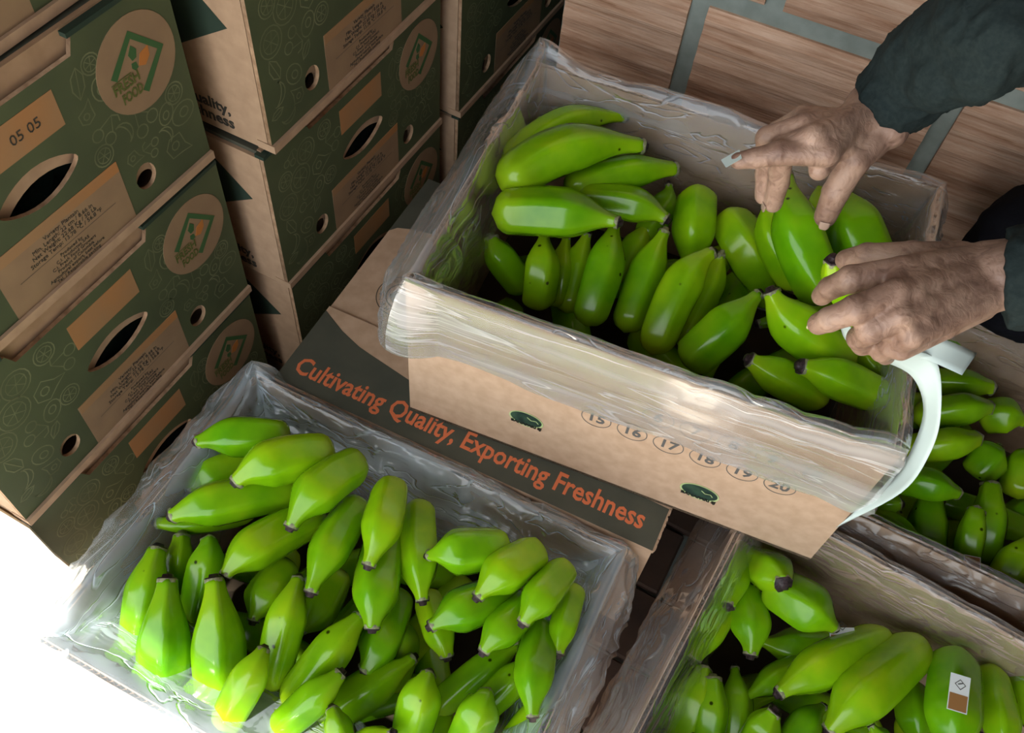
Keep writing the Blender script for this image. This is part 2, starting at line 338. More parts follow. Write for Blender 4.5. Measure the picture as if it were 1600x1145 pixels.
def logo(cx, cy, r, M, parent, lift=.0006):
    M1 = M @ Matrix.Translation((0, 0, 0))
    decal_poly('oval_patch', ell(cx, cy, r, r * 1.0, 40), M1, PATCH, parent, .0004)
    g = parent
    s = r * .95; Q = lambda pts: [(cx + x * s, cy + y * s) for x, y in pts]
    # square standing on a corner, open at lower left
    st = [(Q([(-.66, .0), (.0, .66), (.66, .0), (.0, -.66)]), .0085, 0)]
    lines('logo_frame', st, M1, LOGOG, parent, .0007)
    decal_poly('orange_leaf', Q([(.02, -.06), (.12, .16), (.36, .22), (.34, .0), (.18, -.14)]), M1 @ Matrix.Translation((0, 0, .0004)), ORANGEL, parent)
    decal_poly('dark_leaf', Q([(-.1, .12), (-.16, .28), (-.04, .44), (.07, .3), (.02, .14)]), M1 @ Matrix.Translation((0, 0, .0004)), LOGOG, parent)
    decal_poly('dark_leaf', Q([(-.14, .08), (-.02, .06), (.0, -.08), (-.1, -.1), (-.16, -.02)]), M1 @ Matrix.Translation((0, 0, .0004)), LOGOG, parent)
    lines('logo_rule', [(Q([(-.76, -.07), (-.22, -.07)]), .0012, 0)], M1, OLIVE, parent, .0007)
    decal_text('lettering', 'FRESH', .0150, M1 @ Matrix.Translation((cx - .40 * s, cy - .23 * s, .0009)), OLIVE, parent, .0004, width=.033)
    decal_text('lettering', 'FOOD', .0150, M1 @ Matrix.Translation((cx - .33 * s, cy - .52 * s, .0009)), OLIVE, parent, .0004, width=.026)

def make_carton():
    t = empty('carton')
    Mf = frame((0, 0, 0), (0, 1, 0), (1, 0, 0))       # x along the face, y up
    out = [(0, .010), (BW, .010), (BW, .226), (.275, .226), (.268, .210), (.085, .210), (.078, .226), (0, .226)]
    han = [(.19 + .047 * math.cos(a), .120 + .021 * math.sin(a) * (1 - .35 * math.cos(a) ** 2)) for a in [2 * PI * i / 28 for i in range(28)]]
    hr = ell(.300, .044, .0135, .0155, 18); hl = ell(.084, .048, .0135, .0155, 18)
    panel_with_holes('front_panel', out, [han, hr, hl], .005, [GREEN, FLUTE], t, Mf)
    sh = lambda P_, dx, dy, k: [((x - .19) * k + .19 + dx, (y - .12) * k + .12 + dy) for x, y in P_]
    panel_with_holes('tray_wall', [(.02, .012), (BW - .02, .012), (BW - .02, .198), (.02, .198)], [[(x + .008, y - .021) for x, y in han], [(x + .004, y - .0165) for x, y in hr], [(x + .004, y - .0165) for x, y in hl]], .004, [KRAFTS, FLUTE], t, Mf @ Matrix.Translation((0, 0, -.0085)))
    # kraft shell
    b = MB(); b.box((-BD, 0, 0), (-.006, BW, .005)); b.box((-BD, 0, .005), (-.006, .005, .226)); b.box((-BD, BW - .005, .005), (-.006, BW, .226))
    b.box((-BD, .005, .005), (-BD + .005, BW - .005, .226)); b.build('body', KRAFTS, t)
    b = MB(); b.box((-BD + .005, .005, .226), (-.012, BW - .005, .231)); b.build('top_panel', GREYG, t)
    for a_, c_ in ((.27, BW), (0, .075)):
        b = MB(); b.box((-.012, a_, .2262), (.001, c_, .231)); b.build('corner_flap', [TEAL], t)
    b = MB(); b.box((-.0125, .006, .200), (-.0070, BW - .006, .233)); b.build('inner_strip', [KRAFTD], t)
    b = MB(); b.box((-.02, -.001, 0), (.004, BW + .001, .0105)); o = b.build('base_edge', [KRAFTS], t)
    # dark plastic bag seen in the holes
    v = []; f = []; nx, ny = 30, 16
    for j in range(ny + 1):
        for i in range(nx + 1):
            y = .04 + .31 * i / nx; z = .02 + .15 * j / ny
            v.append((-.027 + .012 * mnoise.noise((y * 30, z * 30, 2)) + .006 * mnoise.noise((y * 90, z * 90, 5)), y, z))  # crumpled
    for j in range(ny):
        for i in range(nx): a = j * (nx + 1) + i; f.append((a, a + 1, a + nx + 2, a + nx + 1))
    mesh('inner_bag', v, f, BLACKP, t, True)
    # printed graphics
    decal_poly('blank_strip', [(.145, .157), (.238, .157), (.238, .195), (.145, .195)], Mf, ORANGEP, t)
    decal_poly('text_patch', [(.112, .010), (.272, .010), (.272, .086), (.112, .086)], Mf, PATCH, t)
    decal_poly('orange_band', [(.113, .0735), (.272, .0735), (.272, .086), (.113, .086)], Mf @ Matrix.Translation((0, 0, .0002)), ORANGEP, t)
    y = .069
    for s in LABEL: decal_text('lettering', s, .0068, Mf @ Matrix.Translation((.192, y, .0005)), INK, t); y -= .0062
    lines('rule', [([(.13, y), (.255, y)], .0007, 0)], Mf, INKB, t, .0005); y -= .0055
    for s in LABEL2: decal_text('lettering', s, .0056, Mf @ Matrix.Translation((.192, y, .0005)), INK, t); y -= .0050
    logo(.332, .162, .050, Mf, t)
    av = [(.145, .157, .238, .195), (.112, .0, .272, .086), (.14, .098, .24, .142), (.30, .125, .375, .20), (.29, .032, .31, .056), (.074, .036, .094, .06)]
    lines('fruit_pattern', doodles(.003, .012, BW - .003, .208, 3, av), Mf, PALE, t, .00025)['kind'] = 'stuff'
    # long kraft end, facing the camera side
    Me = frame((0, 0, 0), (1, 0, 0), (0, -1, 0))
    Mx = Me @ Matrix.Translation((0, 0, 0))
    decal_text('lettering', 'Quality,', .021, Mx @ Matrix.Translation((-.085, .036, .0003)), INK, t, .0006)
    decal_text('lettering', 'Freshness', .021, Mx @ Matrix.Translation((-.092, .017, .0003)), INK, t, .0006)
    decal_poly('dark_chevron', [(-.5, .10), (-.09, .205), (-.03, .150), (-.10, .105), (-.5, .05)], Mx, TEAL, t)
    return t
def dup(root, loc, rz):
    r = root.copy(); C.objects.link(r); r.location = loc; r.rotation_euler = (0, 0, rz)
    for ch in list(root.children):
        c = ch.copy(); C.objects.link(c); c.parent = r
    return r
CP = make_carton(); used = False
STK = [  # x, y, level, rotation, x jitter, label
    (-.615, .150, 0, 0, 'printed carton at the bottom of the near left stack, half hidden by plastic film'),
    (-.613, .151, 1, .2, 'printed carton in the near left stack with the whole text label showing'),
    (-.618, .150, 2, -.2, 'printed carton near the top of the left stack, handwriting on its strip'),
    (-.632, .143, 3, 1.2, 'carton crowning the near left stack, only its lower edge in view'),
    (-.573, .577, 0, .2, 'dark carton at the bottom of the middle stack'),
    (-.572, .572, 1, 0, 'shaded printed carton in the middle stack, below the one with bold end lettering'),
    (-.564, .582, 2, .3, 'printed carton in the middle stack with lettering on its tan end'),
    (-.575, .575, 3, -.3, 'carton topping the middle stack'),
    (-.556, .992, 0, .2, 'printed carton at the foot of the stack nearest the brick wall'),
    (-.554, .990, 1, -.3, 'carton second from the floor in the stack nearest the brick wall'),
    (-.560, .994, 2, .2, 'carton third from the floor in the stack nearest the brick wall')]
for x, y, lv, rz, lab in STK:
    if not used: c = CP; used = True; c.location = (x, y, lv * BH); c.rotation_euler = (0, 0, math.radians(rz))
    else: c = dup(CP, (x, y, lv * BH), math.radians(rz))
    tag(c, lab, 'carton', 'green printed fruit cartons stacked along the left side')
    if lv == 2 and y < .3:
        Mf = frame((0, 0, 0), (0, 1, 0), (1, 0, 0)); decal_text('handwriting', '05 05', .015, Mf @ Matrix.Translation((.200, .176, .0006)), INK, c)
# cream cardboard sheet by the stack, paled further to stand in for sun glare
PAPER = noisy('sunlit_cream_sheet', (.82, .77, .64), (.74, .70, .58), 8, .7)
p = [at(-60, 772, .25), at(0, 798, .243), at(46, 826, .235), at(84, 866, .20), at(132, 905, .12), at(60, 960, .10), at(-60, 960, .12)]
nrm = (p[1] - p[4]).cross(p[5] - p[4]).normalized() * .005
v = p + [q - nrm for q in p]; n = len(p)
o = mesh('cardboard_sheet', v, [tuple(range(n)), tuple(range(2 * n - 1, n - 1, -1))] + [(i, (i + 1) % n, n + (i + 1) % n, n + i) for i in range(n)], PAPER)
tag(o, 'sunlit loose cream cardboard sheet leaning by the foot of the left stack', 'cardboard')

# ------------------------------------------------------------------ closed carton lying under the banana box
def flat_box():
    rz = math.radians(3.2); t = empty('shipping_box', (-.496, .442, 0), rz); L, D, h = .502, .400, .245
    tag(t, 'closed tan box with orange slogan lettering, lying under the raised box of bananas', 'box')
    b = MB(); b.box((0, 0, 0), (L, D, h - .010)); o = b.build('body', KRAFT, t)
    b = MB(); b.box((-.001, -.001, h - .0098), (L, .127, h - .001)); o = b.build('near_flap', [KRAFT], t)
    b = MB(); b.box((-.001, .128, h - .0098), (L + .001, D + .001, h - .0045)); o = b.build('far_flap', [KRAFT], t)
    M = frame((0, 0, h - .001), (1, 0, 0), (0, 0, 1))
    decal_poly('dark_band', [(-.001, -.001), (L, -.001), (L, .057), (.36, .060), (.25, .065), (.148, .0735), (.123, .078), (.09, .084), (.067, .0885), (.035, .1), (.012, .112), (-.001, .119)], M, GREYG, t)
    M2 = frame((0, 0, h - .0045), (1, 0, 0), (0, 0, 1))
    decal_poly('dark_band', [(-.001, D + .001), (-.001, .284), (.007, .294), (.028, .302), (.10, .315), (.3, .33), (L, .34), (L, D + .001)], M2, GREYG, t)
    decal_text('lettering', 'Cultivating Quality, Exporting Freshness', .036, M @ Matrix.Translation((.247, .029, .0004)), ORANGE, t, .0007, width=.468)
    lines('round_stamp', [(ell(.073, .188, .034, .034, 40), .0012, 1), (ell(.073, .188, .021, .021, 32), .0014, 1)], M2, INK, t, .0003)
    decal_poly('stamp_leaf', [(.056, .182), (.064, .200), (.078, .205), (.090, .196), (.088, .178), (.072, .170)], M2, INKB, t)
    lines('stamp_vein', [([(.060, .176), (.086, .200)], .0012, 0), ([(.068, .183), (.067, .197)], .001, 0), ([(.076, .191), (.088, .188)], .001, 0)], M2, PATCH, t, .0006)
    for k, ch in enumerate('PRODUCT OF COLOMBIA'):
        a = PI * .95 - k * 2 * PI / 19.5; x, y = .073 + .0275 * math.cos(a), .188 + .0275 * math.sin(a)
        if ch != ' ': decal_text('lettering', ch, .008, M2 @ Matrix.Translation((x, y, .0004)) @ Matrix.Rotation(a - PI / 2, 4, 'Z'), INK, t)
    # torn rough edge at the right end
    v = []; n = 60
    st = MB()
    for i in range(n): 
        y = .127 * i / n; w = .0012 + .0022 * rnd.random(); st.box((L, y, h - .009), (L + w, y + .127 / n, h - .002))
    o = st.build('torn_edge', [KRAFT], t); o['kind'] = 'stuff'
    return t
flat_box()

# ------------------------------------------------------------------ open corrugated boxes
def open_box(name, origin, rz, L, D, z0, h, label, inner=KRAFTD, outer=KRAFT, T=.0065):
    t = empty(name, (origin[0], origin[1], z0), math.radians(rz)); tag(t, label, 'box')
    b = MB(); b.box((0, 0, 0), (L, D, .005)); b.build('bottom', BOTTOM, t)
    e = .0012
    def wallp(ax, c0, c1, pos, sgn):
        """ax 0: runs along x at y=pos; sgn +1: outside towards +"""
        m = MB(); lo, hi = (pos - T, pos) if sgn > 0 else (pos, pos + T)
        oi = (hi - e, hi) if sgn > 0 else (lo, lo + e); ii = (lo, lo + e) if sgn > 0 else (hi - e, hi)
        for (a, c), k in ((oi, 0), (ii, 1)):
            if ax == 0: m.box((c0, a, .0), (c1, c, h), k)
            else: m.box((a, c0, .0), (c, c1, h), k)
        m.build('side_panel', [outer, inner], t)
        # fluting between the two liners, open at the top edge
        n = int((c1 - c0) / .0042); v = []; f = []
        for i in range(n + 1):
            a = c0 + (c1 - c0) * i / n; q = (lo + e) if i % 2 else (hi - e); 
            for z in (h - .03, h - .0006):
                v.append((a, q, z) if ax == 0 else (q, a, z))
        f = [(2 * i, 2 * i + 2, 2 * i + 3, 2 * i + 1) for i in range(n)]
        mesh('fluting', v, f, FLUTE, t)
    wallp(0, 0, L, 0, -1); wallp(0, 0, L, D, 1); wallp(1, T, D - T, 0, -1); wallp(1, T, D - T, L, 1)
    return t

def liner(parent, L, D, h, T=.0065, film=None, inner_depth=.13, hem=(.08, .08, .08, .08), flare=(.01, .01, .01, .01), bulge=(.012,) * 4, lift=None, amp=.005, seed=1, fold=60, label=None, outer=None, skip=None, jag=.02):
    """bag draped over the rim. sides: 0 near (y=0), 1 right (x=L), 2 far (y=D), 3 left (x=0)"""
    R0 = .010; per = []
    def seg(a, b, k, n):
        for i in range(n): u = i / n; per.append((a[0] + (b[0] - a[0]) * u, a[1] + (b[1] - a[1]) * u, k, u))
    nl, nd = int(L / .0032), int(D / .0032)
    seg((0, 0), (L, 0), 0, nl); seg((L, 0), (L, D), 1, nd); seg((L, D), (0, D), 2, nl); seg((0, D), (0, 0), 3, nd)
    N = len(per); X = np.array([p[0] for p in per]); Y = np.array([p[1] for p in per]); K = np.array([p[2] for p in per])
    # outward direction blended at the corners
    base = np.array([(0, -1), (1, 0), (0, 1), (-1, 0)], float)
    nv = base[K]; w = 7
    ker = np.ones(2 * w + 1) / (2 * w + 1)
    def cyc(a, n=w):
        k = np.ones(2 * n + 1) / (2 * n + 1); e = np.concatenate([a[-n:], a, a[:n]]); return np.convolve(e, k, 'valid')
    raw = nv.copy(); nv = np.stack([cyc(nv[:, 0], 4), cyc(nv[:, 1], 4)], 1); nv /= np.linalg.norm(nv, axis=1)[:, None]
    f_hem = cyc(np.array(hem)[K], 12); f_fl = cyc(np.array(flare)[K], 12); f_bu = cyc(np.array(bulge)[K], 12)
    s = np.arange(N) / N
    nz = lambda f, sd: vnoise(s * f, np.zeros(N), f, sd)
    f_hem = f_hem + jag * (nz(23, seed + 1) + .5 * nz(61, seed + 2))
    f_hem = np.maximum(f_hem, .015)
    li = np.zeros(N) + .003 + .005 * np.abs(nz(37, seed + 3)) + .0008 * np.abs(nz(130, seed + 4))
    if lift is not None: li = li + lift(X, Y, K)
    ti = 22; to = 22; v = []; uv = []; P = np.zeros((ti + to + 3, N, 3))
    dist_in = np.linspace(inner_depth, .006, ti); 
    rows = []
    for q in range(ti): rows.append(('i', dist_in[q]))
    rows += [('r', -.0025), ('r', T / 2), ('r', T + .0025)]
    dist_o = np.linspace(.004, 1, to)
    for q in range(to): rows.append(('o', dist_o[q]))
    ss = s
    arc = -inner_depth; UV = np.zeros((len(rows), N, 2))
    for r_, (kk, d) in enumerate(rows):
        tt = np.full(N, 0.0)
        if kk == 'i':
            k = d / inner_depth
            n1 = vnoise(ss * fold + .6 * np.sin(d * 40), np.full(N, d * 14), fold, seed + 10); n2 = vnoise(ss * fold * 3, np.full(N, d * 60), fold * 3, seed + 11)
            off = -(.0022 + T + f_bu * np.sin(min(1, k * 1.2) * PI * .6) + (amp * (.4 + k)) * (1 - np.abs(n1)) ** 2 + .25 * amp * np.abs(n2))
            z = h - d + li * max(0, 1 - d / .02); tt[:] = -d
        elif kk == 'r':
            off = np.full(N, d - T); z = h + li + .002 * (1 if abs(d - T / 2) < .001 else 0); tt[:] = d
        else:
            dd = d * f_hem
            n1 = vnoise(ss * fold + .4 * np.sin(d * 5), np.full(N, d * 3), fold, seed + 20); n2 = vnoise(ss * fold * 3, np.full(N, d * 9), fold * 3, seed + 21)
            off = .0022 + f_fl * np.sin(min(1.0, d) * PI * .55) + (amp * min(1, d * 4)) * np.where(np.isin(K, outer or ()), .12, 1) * ((1 - np.abs(n1)) ** 2 + .25 * np.abs(n2))
            z = h + li * (1 - d) ** 3 - dd; tt = T + dd
        P[r_, :, 0] = X + nv[:, 0] * off; P[r_, :, 1] = Y + nv[:, 1] * off; P[r_, :, 2] = z
        UV[r_, :, 0] = s * 2 * (L + D); UV[r_, :, 1] = tt
    nr = len(rows); v = P.reshape(-1, 3); uv = UV.reshape(-1, 2); f = []; mi = []
    for a in range(nr - 1):
        for i in range(N):
            j = (i + 1) % N
            if skip and skip(a, X[i], Y[i], K[i], a > ti): continue
            f.append((a * N + i, a * N + j, (a + 1) * N + j, (a + 1) * N + i)); mi.append(1 if (outer is not None and a > ti + 1 and K[i] in outer) else 0)
    o = mesh('plastic_liner', v, f, [film or FILM, FILMW], parent, True, uv=uv, midx=mi)
    if label: o['label'] = label
    return o

A = open_box('banana_box', (-.329, .488), 7.1, .500, .385, .245, .245, 'raised open tan box with numbered circles and white film stretched over its front')
def liftA(X, Y, K):
    g = .030 * np.exp(-((X - 0) ** 2 + (Y - .385) ** 2) / .05 ** 2) + .012 * np.exp(-((X - .2) ** 2 + (Y - .385) ** 2) / .1 ** 2)
    g += .012 * np.exp(-((X - .5) ** 2 + (Y - 0) ** 2) / .05 ** 2) + .02 * np.exp(-((X) ** 2 + (Y - .2) ** 2) / .05 ** 2) + .008 * np.exp(-((X) ** 2 + (Y - .3) ** 2) / .05 ** 2)
    return g
liner(A, .500, .385, .245, film=FILM, inner_depth=.15, hem=(.102, .10, .09, .10), flare=(.003, .014, .046, .046), bulge=(.026, .014, .010, .024), lift=liftA, amp=.006, seed=5, outer=(0,), label='clear plastic film whitened where it is stretched over the box front', jag=.006)
Cb = open_box('banana_box', (-.506, .057), 2.1, .500, .377, 0, .245, 'open box of bananas on the sunlit floor, lined with bluish plastic film')
liner(Cb, .500, .377, .245, film=FILMC, inner_depth=.13, hem=(.09, .09, .022, .09), flare=(.045, .026, .001, .050), bulge=(.085, .046, .040, .036), lift=lambda X, Y, K: .018 * np.exp(-((X) ** 2 + (Y - .377) ** 2) / .04 ** 2) + .008 * np.exp(-((X - .5) ** 2 + (Y - .377) ** 2) / .03 ** 2), amp=.009, seed=31, fold=46, label='bluish crumpled plastic film draped over the rim')
Db = open_box('banana_box', (.062, .218), -3.2, .500, .385, 0, .245, 'open box of bananas nearest the camera on the bare pavers, right of the slogan box', inner=KRAFT)
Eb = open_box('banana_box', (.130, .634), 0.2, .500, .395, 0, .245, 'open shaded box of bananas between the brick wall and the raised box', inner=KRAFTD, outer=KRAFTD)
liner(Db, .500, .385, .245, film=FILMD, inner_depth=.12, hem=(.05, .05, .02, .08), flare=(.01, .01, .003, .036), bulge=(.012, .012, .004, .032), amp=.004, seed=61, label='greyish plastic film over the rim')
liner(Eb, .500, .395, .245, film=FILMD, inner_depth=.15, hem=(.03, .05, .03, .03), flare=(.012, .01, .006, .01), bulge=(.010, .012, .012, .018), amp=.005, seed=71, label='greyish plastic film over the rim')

# printing on the raised box's front
Mn = frame((0, 0, 0), (1, 0, 0), (0, -1, 0))
def on_front(u, z): return Mn @ Matrix.Translation((u, z - .245, .0004))
for k in range(6):
    u = .222 + k * .0405; z = .3715
    lines('number_ring', [(ell(0, 0, .0165, .0150, 28), .0009, 1)], on_front(u, z), INKN, A, 0)
    decal_text('number', str(15 + k), .021, on_front(u, z), INKN, A, .0005)
for k in range(5):
    u = .283 + k * .0400; z = .4135
    lines('number_ring', [(ell(0, 0, .0165, .0150, 28), .0009, 1)], on_front(u, z), INKN, A, 0)
    decal_text('number', str(6 + k), .021, on_front(u, z), INKN, A, .0005)
STK_G = noisy('sticker_green', (.035, .075, .045), (.012, .025, .022), 60, .35)
STK_L = mat('sticker_rim', (.42, .50, .22), .4)[0]; STK_W = mat('sticker_ink', (.01, .012, .01), .4)[0]
def oval_sticker(u, z, s=1):
    M = on_front(u, z); decal_poly('oval_sticker', ell(0, 0, .0225 * s, .0150 * s, 32), M, STK_L, A)
    M2 = M @ Matrix.Translation((0, .0, .0003)); decal_poly('sticker_centre', ell(0, .001, .0205 * s, .0128 * s, 32), M2, STK_G, A)
    decal_text('sticker_lettering', 'BANAFARI SJ', .0070 * s, M2 @ Matrix.Translation((.001, -.0105 * s, .0004)) , STK_W, A, .0004, width=.040 * s)
    lines('sticker_swirl', [([(.001, .006), (.006, .002), (.012, .004), (.015, .0)], .0012, 0)], M2, STK_L, A, .0004)
oval_sticker(.355, .302); oval_sticker(.146, .319, .92)

# ------------------------------------------------------------------ bananas
def bez(p0, p1, p2, t):
    # quadratic through p1 at t=.5
    c = 2 * p1 - .5 * (p0 + p2); return (1 - t) ** 2 * p0 + 2 * t * (1 - t) * c + t * t * p2
def banana(p0, p1, p2, R, rot=0.0, label='', group='', neck=.30, sh=.45, pale=False, tipdark=True):
    NS, NA = 30, 25; v = []; f = []; uv = []
    mid = p1; v0 = Vector(p0)
    Ts = [i / (NS - 1) for i in range(NS)]
    pts = [bez(p0, p1, p2, t) for t in Ts]
    ref = Vector((0, 0, 1)); 
    kinks = rnd.uniform(-.03, .03)
    for i, t in enumerate(Ts):
        tn = (pts[min(i + 1, NS - 1)] - pts[max(i - 1, 0)]).normalized()
        a = ref.cross(tn); a = a.normalized() if a.length > .05 else Vector((1, 0, 0)).cross(tn).normalized(); b = tn.cross(a)
        # width along the fruit: short neck at the tip, full belly, rounded blunt end
        e = 1 - t
        q_ = min(1, t / .46); q_ = max(0, min(1, (t - .025) / sh)); n0 = neck + (1 - neck) * (q_ * q_ * (3 - 2 * q_)) ** .95 + .06 * neck * max(0, 1 - t / .03)
        n0 = min(n0, 1) * (1 - .10 * max(0, t - .6) / .4)
        if e < .12: n0 *= math.sqrt(max(0.0, 1 - ((.12 - e) / .12) ** 2)) * .9 + .1 * (e / .12)
        if t < .02: n0 *= .86
        r = R * max(n0, .02)
        for j in range(NA):
            th = 2 * PI * j / NA + rot + .15 * t
            s5 = (th * 5 / (2 * PI)) % 1.0; ph = (s5 - .5) * 2 * PI / 5
            poly = math.cos(PI / 5) / math.cos(ph)                     # pentagon, corners at the ridges
            mix = .80 if t < .85 else .80 * (1 - t) / .15
            rr = r * ((1 - mix) + mix * poly * 1.10)
            v.append(pts[i] + (a * math.cos(th - rot * 0) + b * math.sin(th - rot * 0)) * rr); uv.append((t, j / NA))
    for i in range(NS - 1):
        for j in range(NA):
            k = (j + 1) % NA; f.append((i * NA + j, i * NA + k, (i + 1) * NA + k, (i + 1) * NA + j))
    f.append(tuple(range(NA - 1, -1, -1))); f.append(tuple((NS - 1) * NA + j for j in range(NA)))
    o = mesh('banana', [q - v0 for q in v], f, PEEL, None, True, uv=uv); o.location = v0
    tag(o, label, 'banana', group)
    # scar at the tip
    d = (pts[0] - pts[2]).normalized(); a = Vector((0, 0, 1)).cross(d); a = a.normalized() if a.length > .05 else Vector((1, 0, 0)); b = d.cross(a)
    r = R * neck * .92; tv = []; tf = []; n = 10; prof = [(-.003, 1.04), (.0010, 1.06), (.0026, .92), (.0018, .66), (.0060, .52), (.0064, .2)]
    for (h, k) in prof:
        for j in range(n):
            q = 1 + .12 * math.sin(j * 2.4 + R * 900); tv.append(d * h + (a * math.cos(2 * PI * j / n) + b * math.sin(2 * PI * j / n)) * r * k * q)
    m = len(prof)
    for i in range(m - 1):
        for j in range(n): k = (j + 1) % n; tf.append((i * n + j, i * n + k, (i + 1) * n + k, (i + 1) * n + j))
    tf.append(tuple((m - 1) * n + j for j in range(n)))
    mi = [0 if (i // n) >= 1 else 1 for i in range((m - 1) * n)] + [0]
    if tipdark: mesh('blossom_end', tv, tf, [TIP, TIPRING], o, True, midx=mi)
    else: mesh('blossom_end', tv, tf, [TIPRING, TIPRING], o, True, midx=mi)
    return o

def place(specs, where, group):
    for s in specs:
        (x0, y0, z0), (x1, y1, z1), (x2, y2, z2), w, lab = s[:5]; kw = s[5] if len(s) > 5 else {}
        p0, p1, p2 = at(x0, y0, z0), at(x1, y1, z1), at(x2, y2, z2)
        R = w / 2 * depth(p1) / F
        banana(p0, p1, p2, R, kw.pop('rot', rnd.uniform(0, 1.2)), lab + ' ' + where, group, **kw)
a_ = 'in the raised box'
place([
 ((965, 347, .475), (875, 334, .468), (768, 333, .462), 80, 'lime green banana lying crosswise, lowest of the bright lying ones', {'rot': .9, 'neck': .26}),
 ((1004, 228, .47), (885, 236, .478), (784, 297, .466), 78, 'large bright curving banana with a glossy ridge line', {'rot': .4, 'neck': .34}),
 ((975, 184, .455), (880, 197, .46), (790, 262, .445), 56, 'slim bright banana lying farthest back', {'rot': .2, 'tipdark': False}),
 ((1054, 264, .435), (975, 272, .44), (880, 300, .43), 58, 'shaded green banana lying behind the large glossy one', {'neck': .45, 'tipdark': False}),
 ((1040, 342, .437), (985, 320, .44), (900, 312, .432), 56, 'glossy banana poking out right of the lime one', {'neck': .36}),
 ((1045, 290, .40), (1035, 325, .39), (1000, 375, .38), 44, 'small dark banana half hidden behind the lying ones', {}),
 ((1080, 415, .37), (1085, 355, .41), (1092, 300, .42), 66, 'dull green banana at the far side, bent at its top', {'neck': .5}),
 ((1195, 470, .33), (1172, 400, .39), (1132, 338, .40), 76, 'dark olive banana arching beneath the far side', {'neck': .5}),
 ((1112, 395, .45), (1062, 450, .43), (1018, 555, .38), 66, 'bright banana standing with ridge lit, front middle', {'rot': .3, 'neck': .34, 'tipdark': True}),
 ((1127, 398, .42), (1105, 450, .39), (1060, 540, .35), 50, 'darker banana tucked right behind the bright front middle one', {'tipdark': False}),
 ((1184, 460, .45), (1130, 515, .43), (1072, 570, .39), 72, 'plump banana slanting down to the front rim with bruised skin', {'rot': .1, 'neck': .3}),
 ((1038, 362, .43), (1008, 430, .40), (975, 520, .36), 60, 'mid green banana standing left of the bright front middle one', {'tipdark': False}),
 ((960, 352, .43), (943, 420, .42), (915, 510, .38), 62, 'bright standing banana just below the lime lying one', {'rot': .5, 'tipdark': False}),
 ((918, 365, .40), (900, 420, .37), (885, 490, .34), 50, 'dark standing banana under the lime lying one', {}),
 ((850, 365, .42), (846, 420, .41), (838, 480, .37), 58, 'lighter green banana standing near the front left corner', {'tipdark': False}),
 ((885, 372, .39), (875, 425, .37), (868, 480, .34), 50, 'dark banana in shade, second from the front left corner', {}),
 ((768, 372, .41), (785, 405, .39), (822, 455, .35), 52, 'triangular looking banana end at the front left corner', {'tipdark': False, 'neck': .45}),
 ((1012, 352, .39), (990, 390, .38), (965, 440, .36), 46, 'small banana end peeping below the glossy tip', {}),
 ((1232, 276, .515), (1250, 368, .50), (1292, 470, .45), 84, 'long bright banana with pale ridge held under the right hand', {'rot': .05, 'neck': .26}),
 ((1206, 300, .47), (1212, 370, .45), (1250, 450, .41), 60, 'deep green banana to the left of the held ridged one', {}),
 ((1312, 296, .50), (1338, 362, .49), (1372, 450, .45), 92, 'bright broad banana between the two hands', {'rot': .6, 'neck': .28}),
 ((1283, 296, .46), (1285, 345, .45), (1318, 440, .41), 60, 'dark banana squeezed between the two held ones', {}),
 ((1302, 407, .585), (1312, 445, .555), (1350, 510, .50), 50, 'banana gripped by the left hand, tip between thumb and finger', {'neck': .55}),
 ((1206, 456, .49), (1248, 512, .465), (1330, 570, .43), 80, 'bright banana pointing up left below the left hand', {'rot': .8, 'neck': .34}),
 ((1172, 562, .455), (1218, 588, .44), (1290, 625, .41), 62, 'banana in deep shade pointing left near the front rim', {'neck': .42}),
 ((1252, 572, .47), (1310, 590, .455), (1380, 622, .43), 66, 'bright banana pointing left at the front right corner', {'neck': .42}),
 ((1345, 535, .44), (1365, 570, .42), (1400, 615, .39), 60, 'dark banana beneath the waxed paper strip', {}),
], a_, 'bananas in the raised box')
c_ = 'in the sunlit floor box'
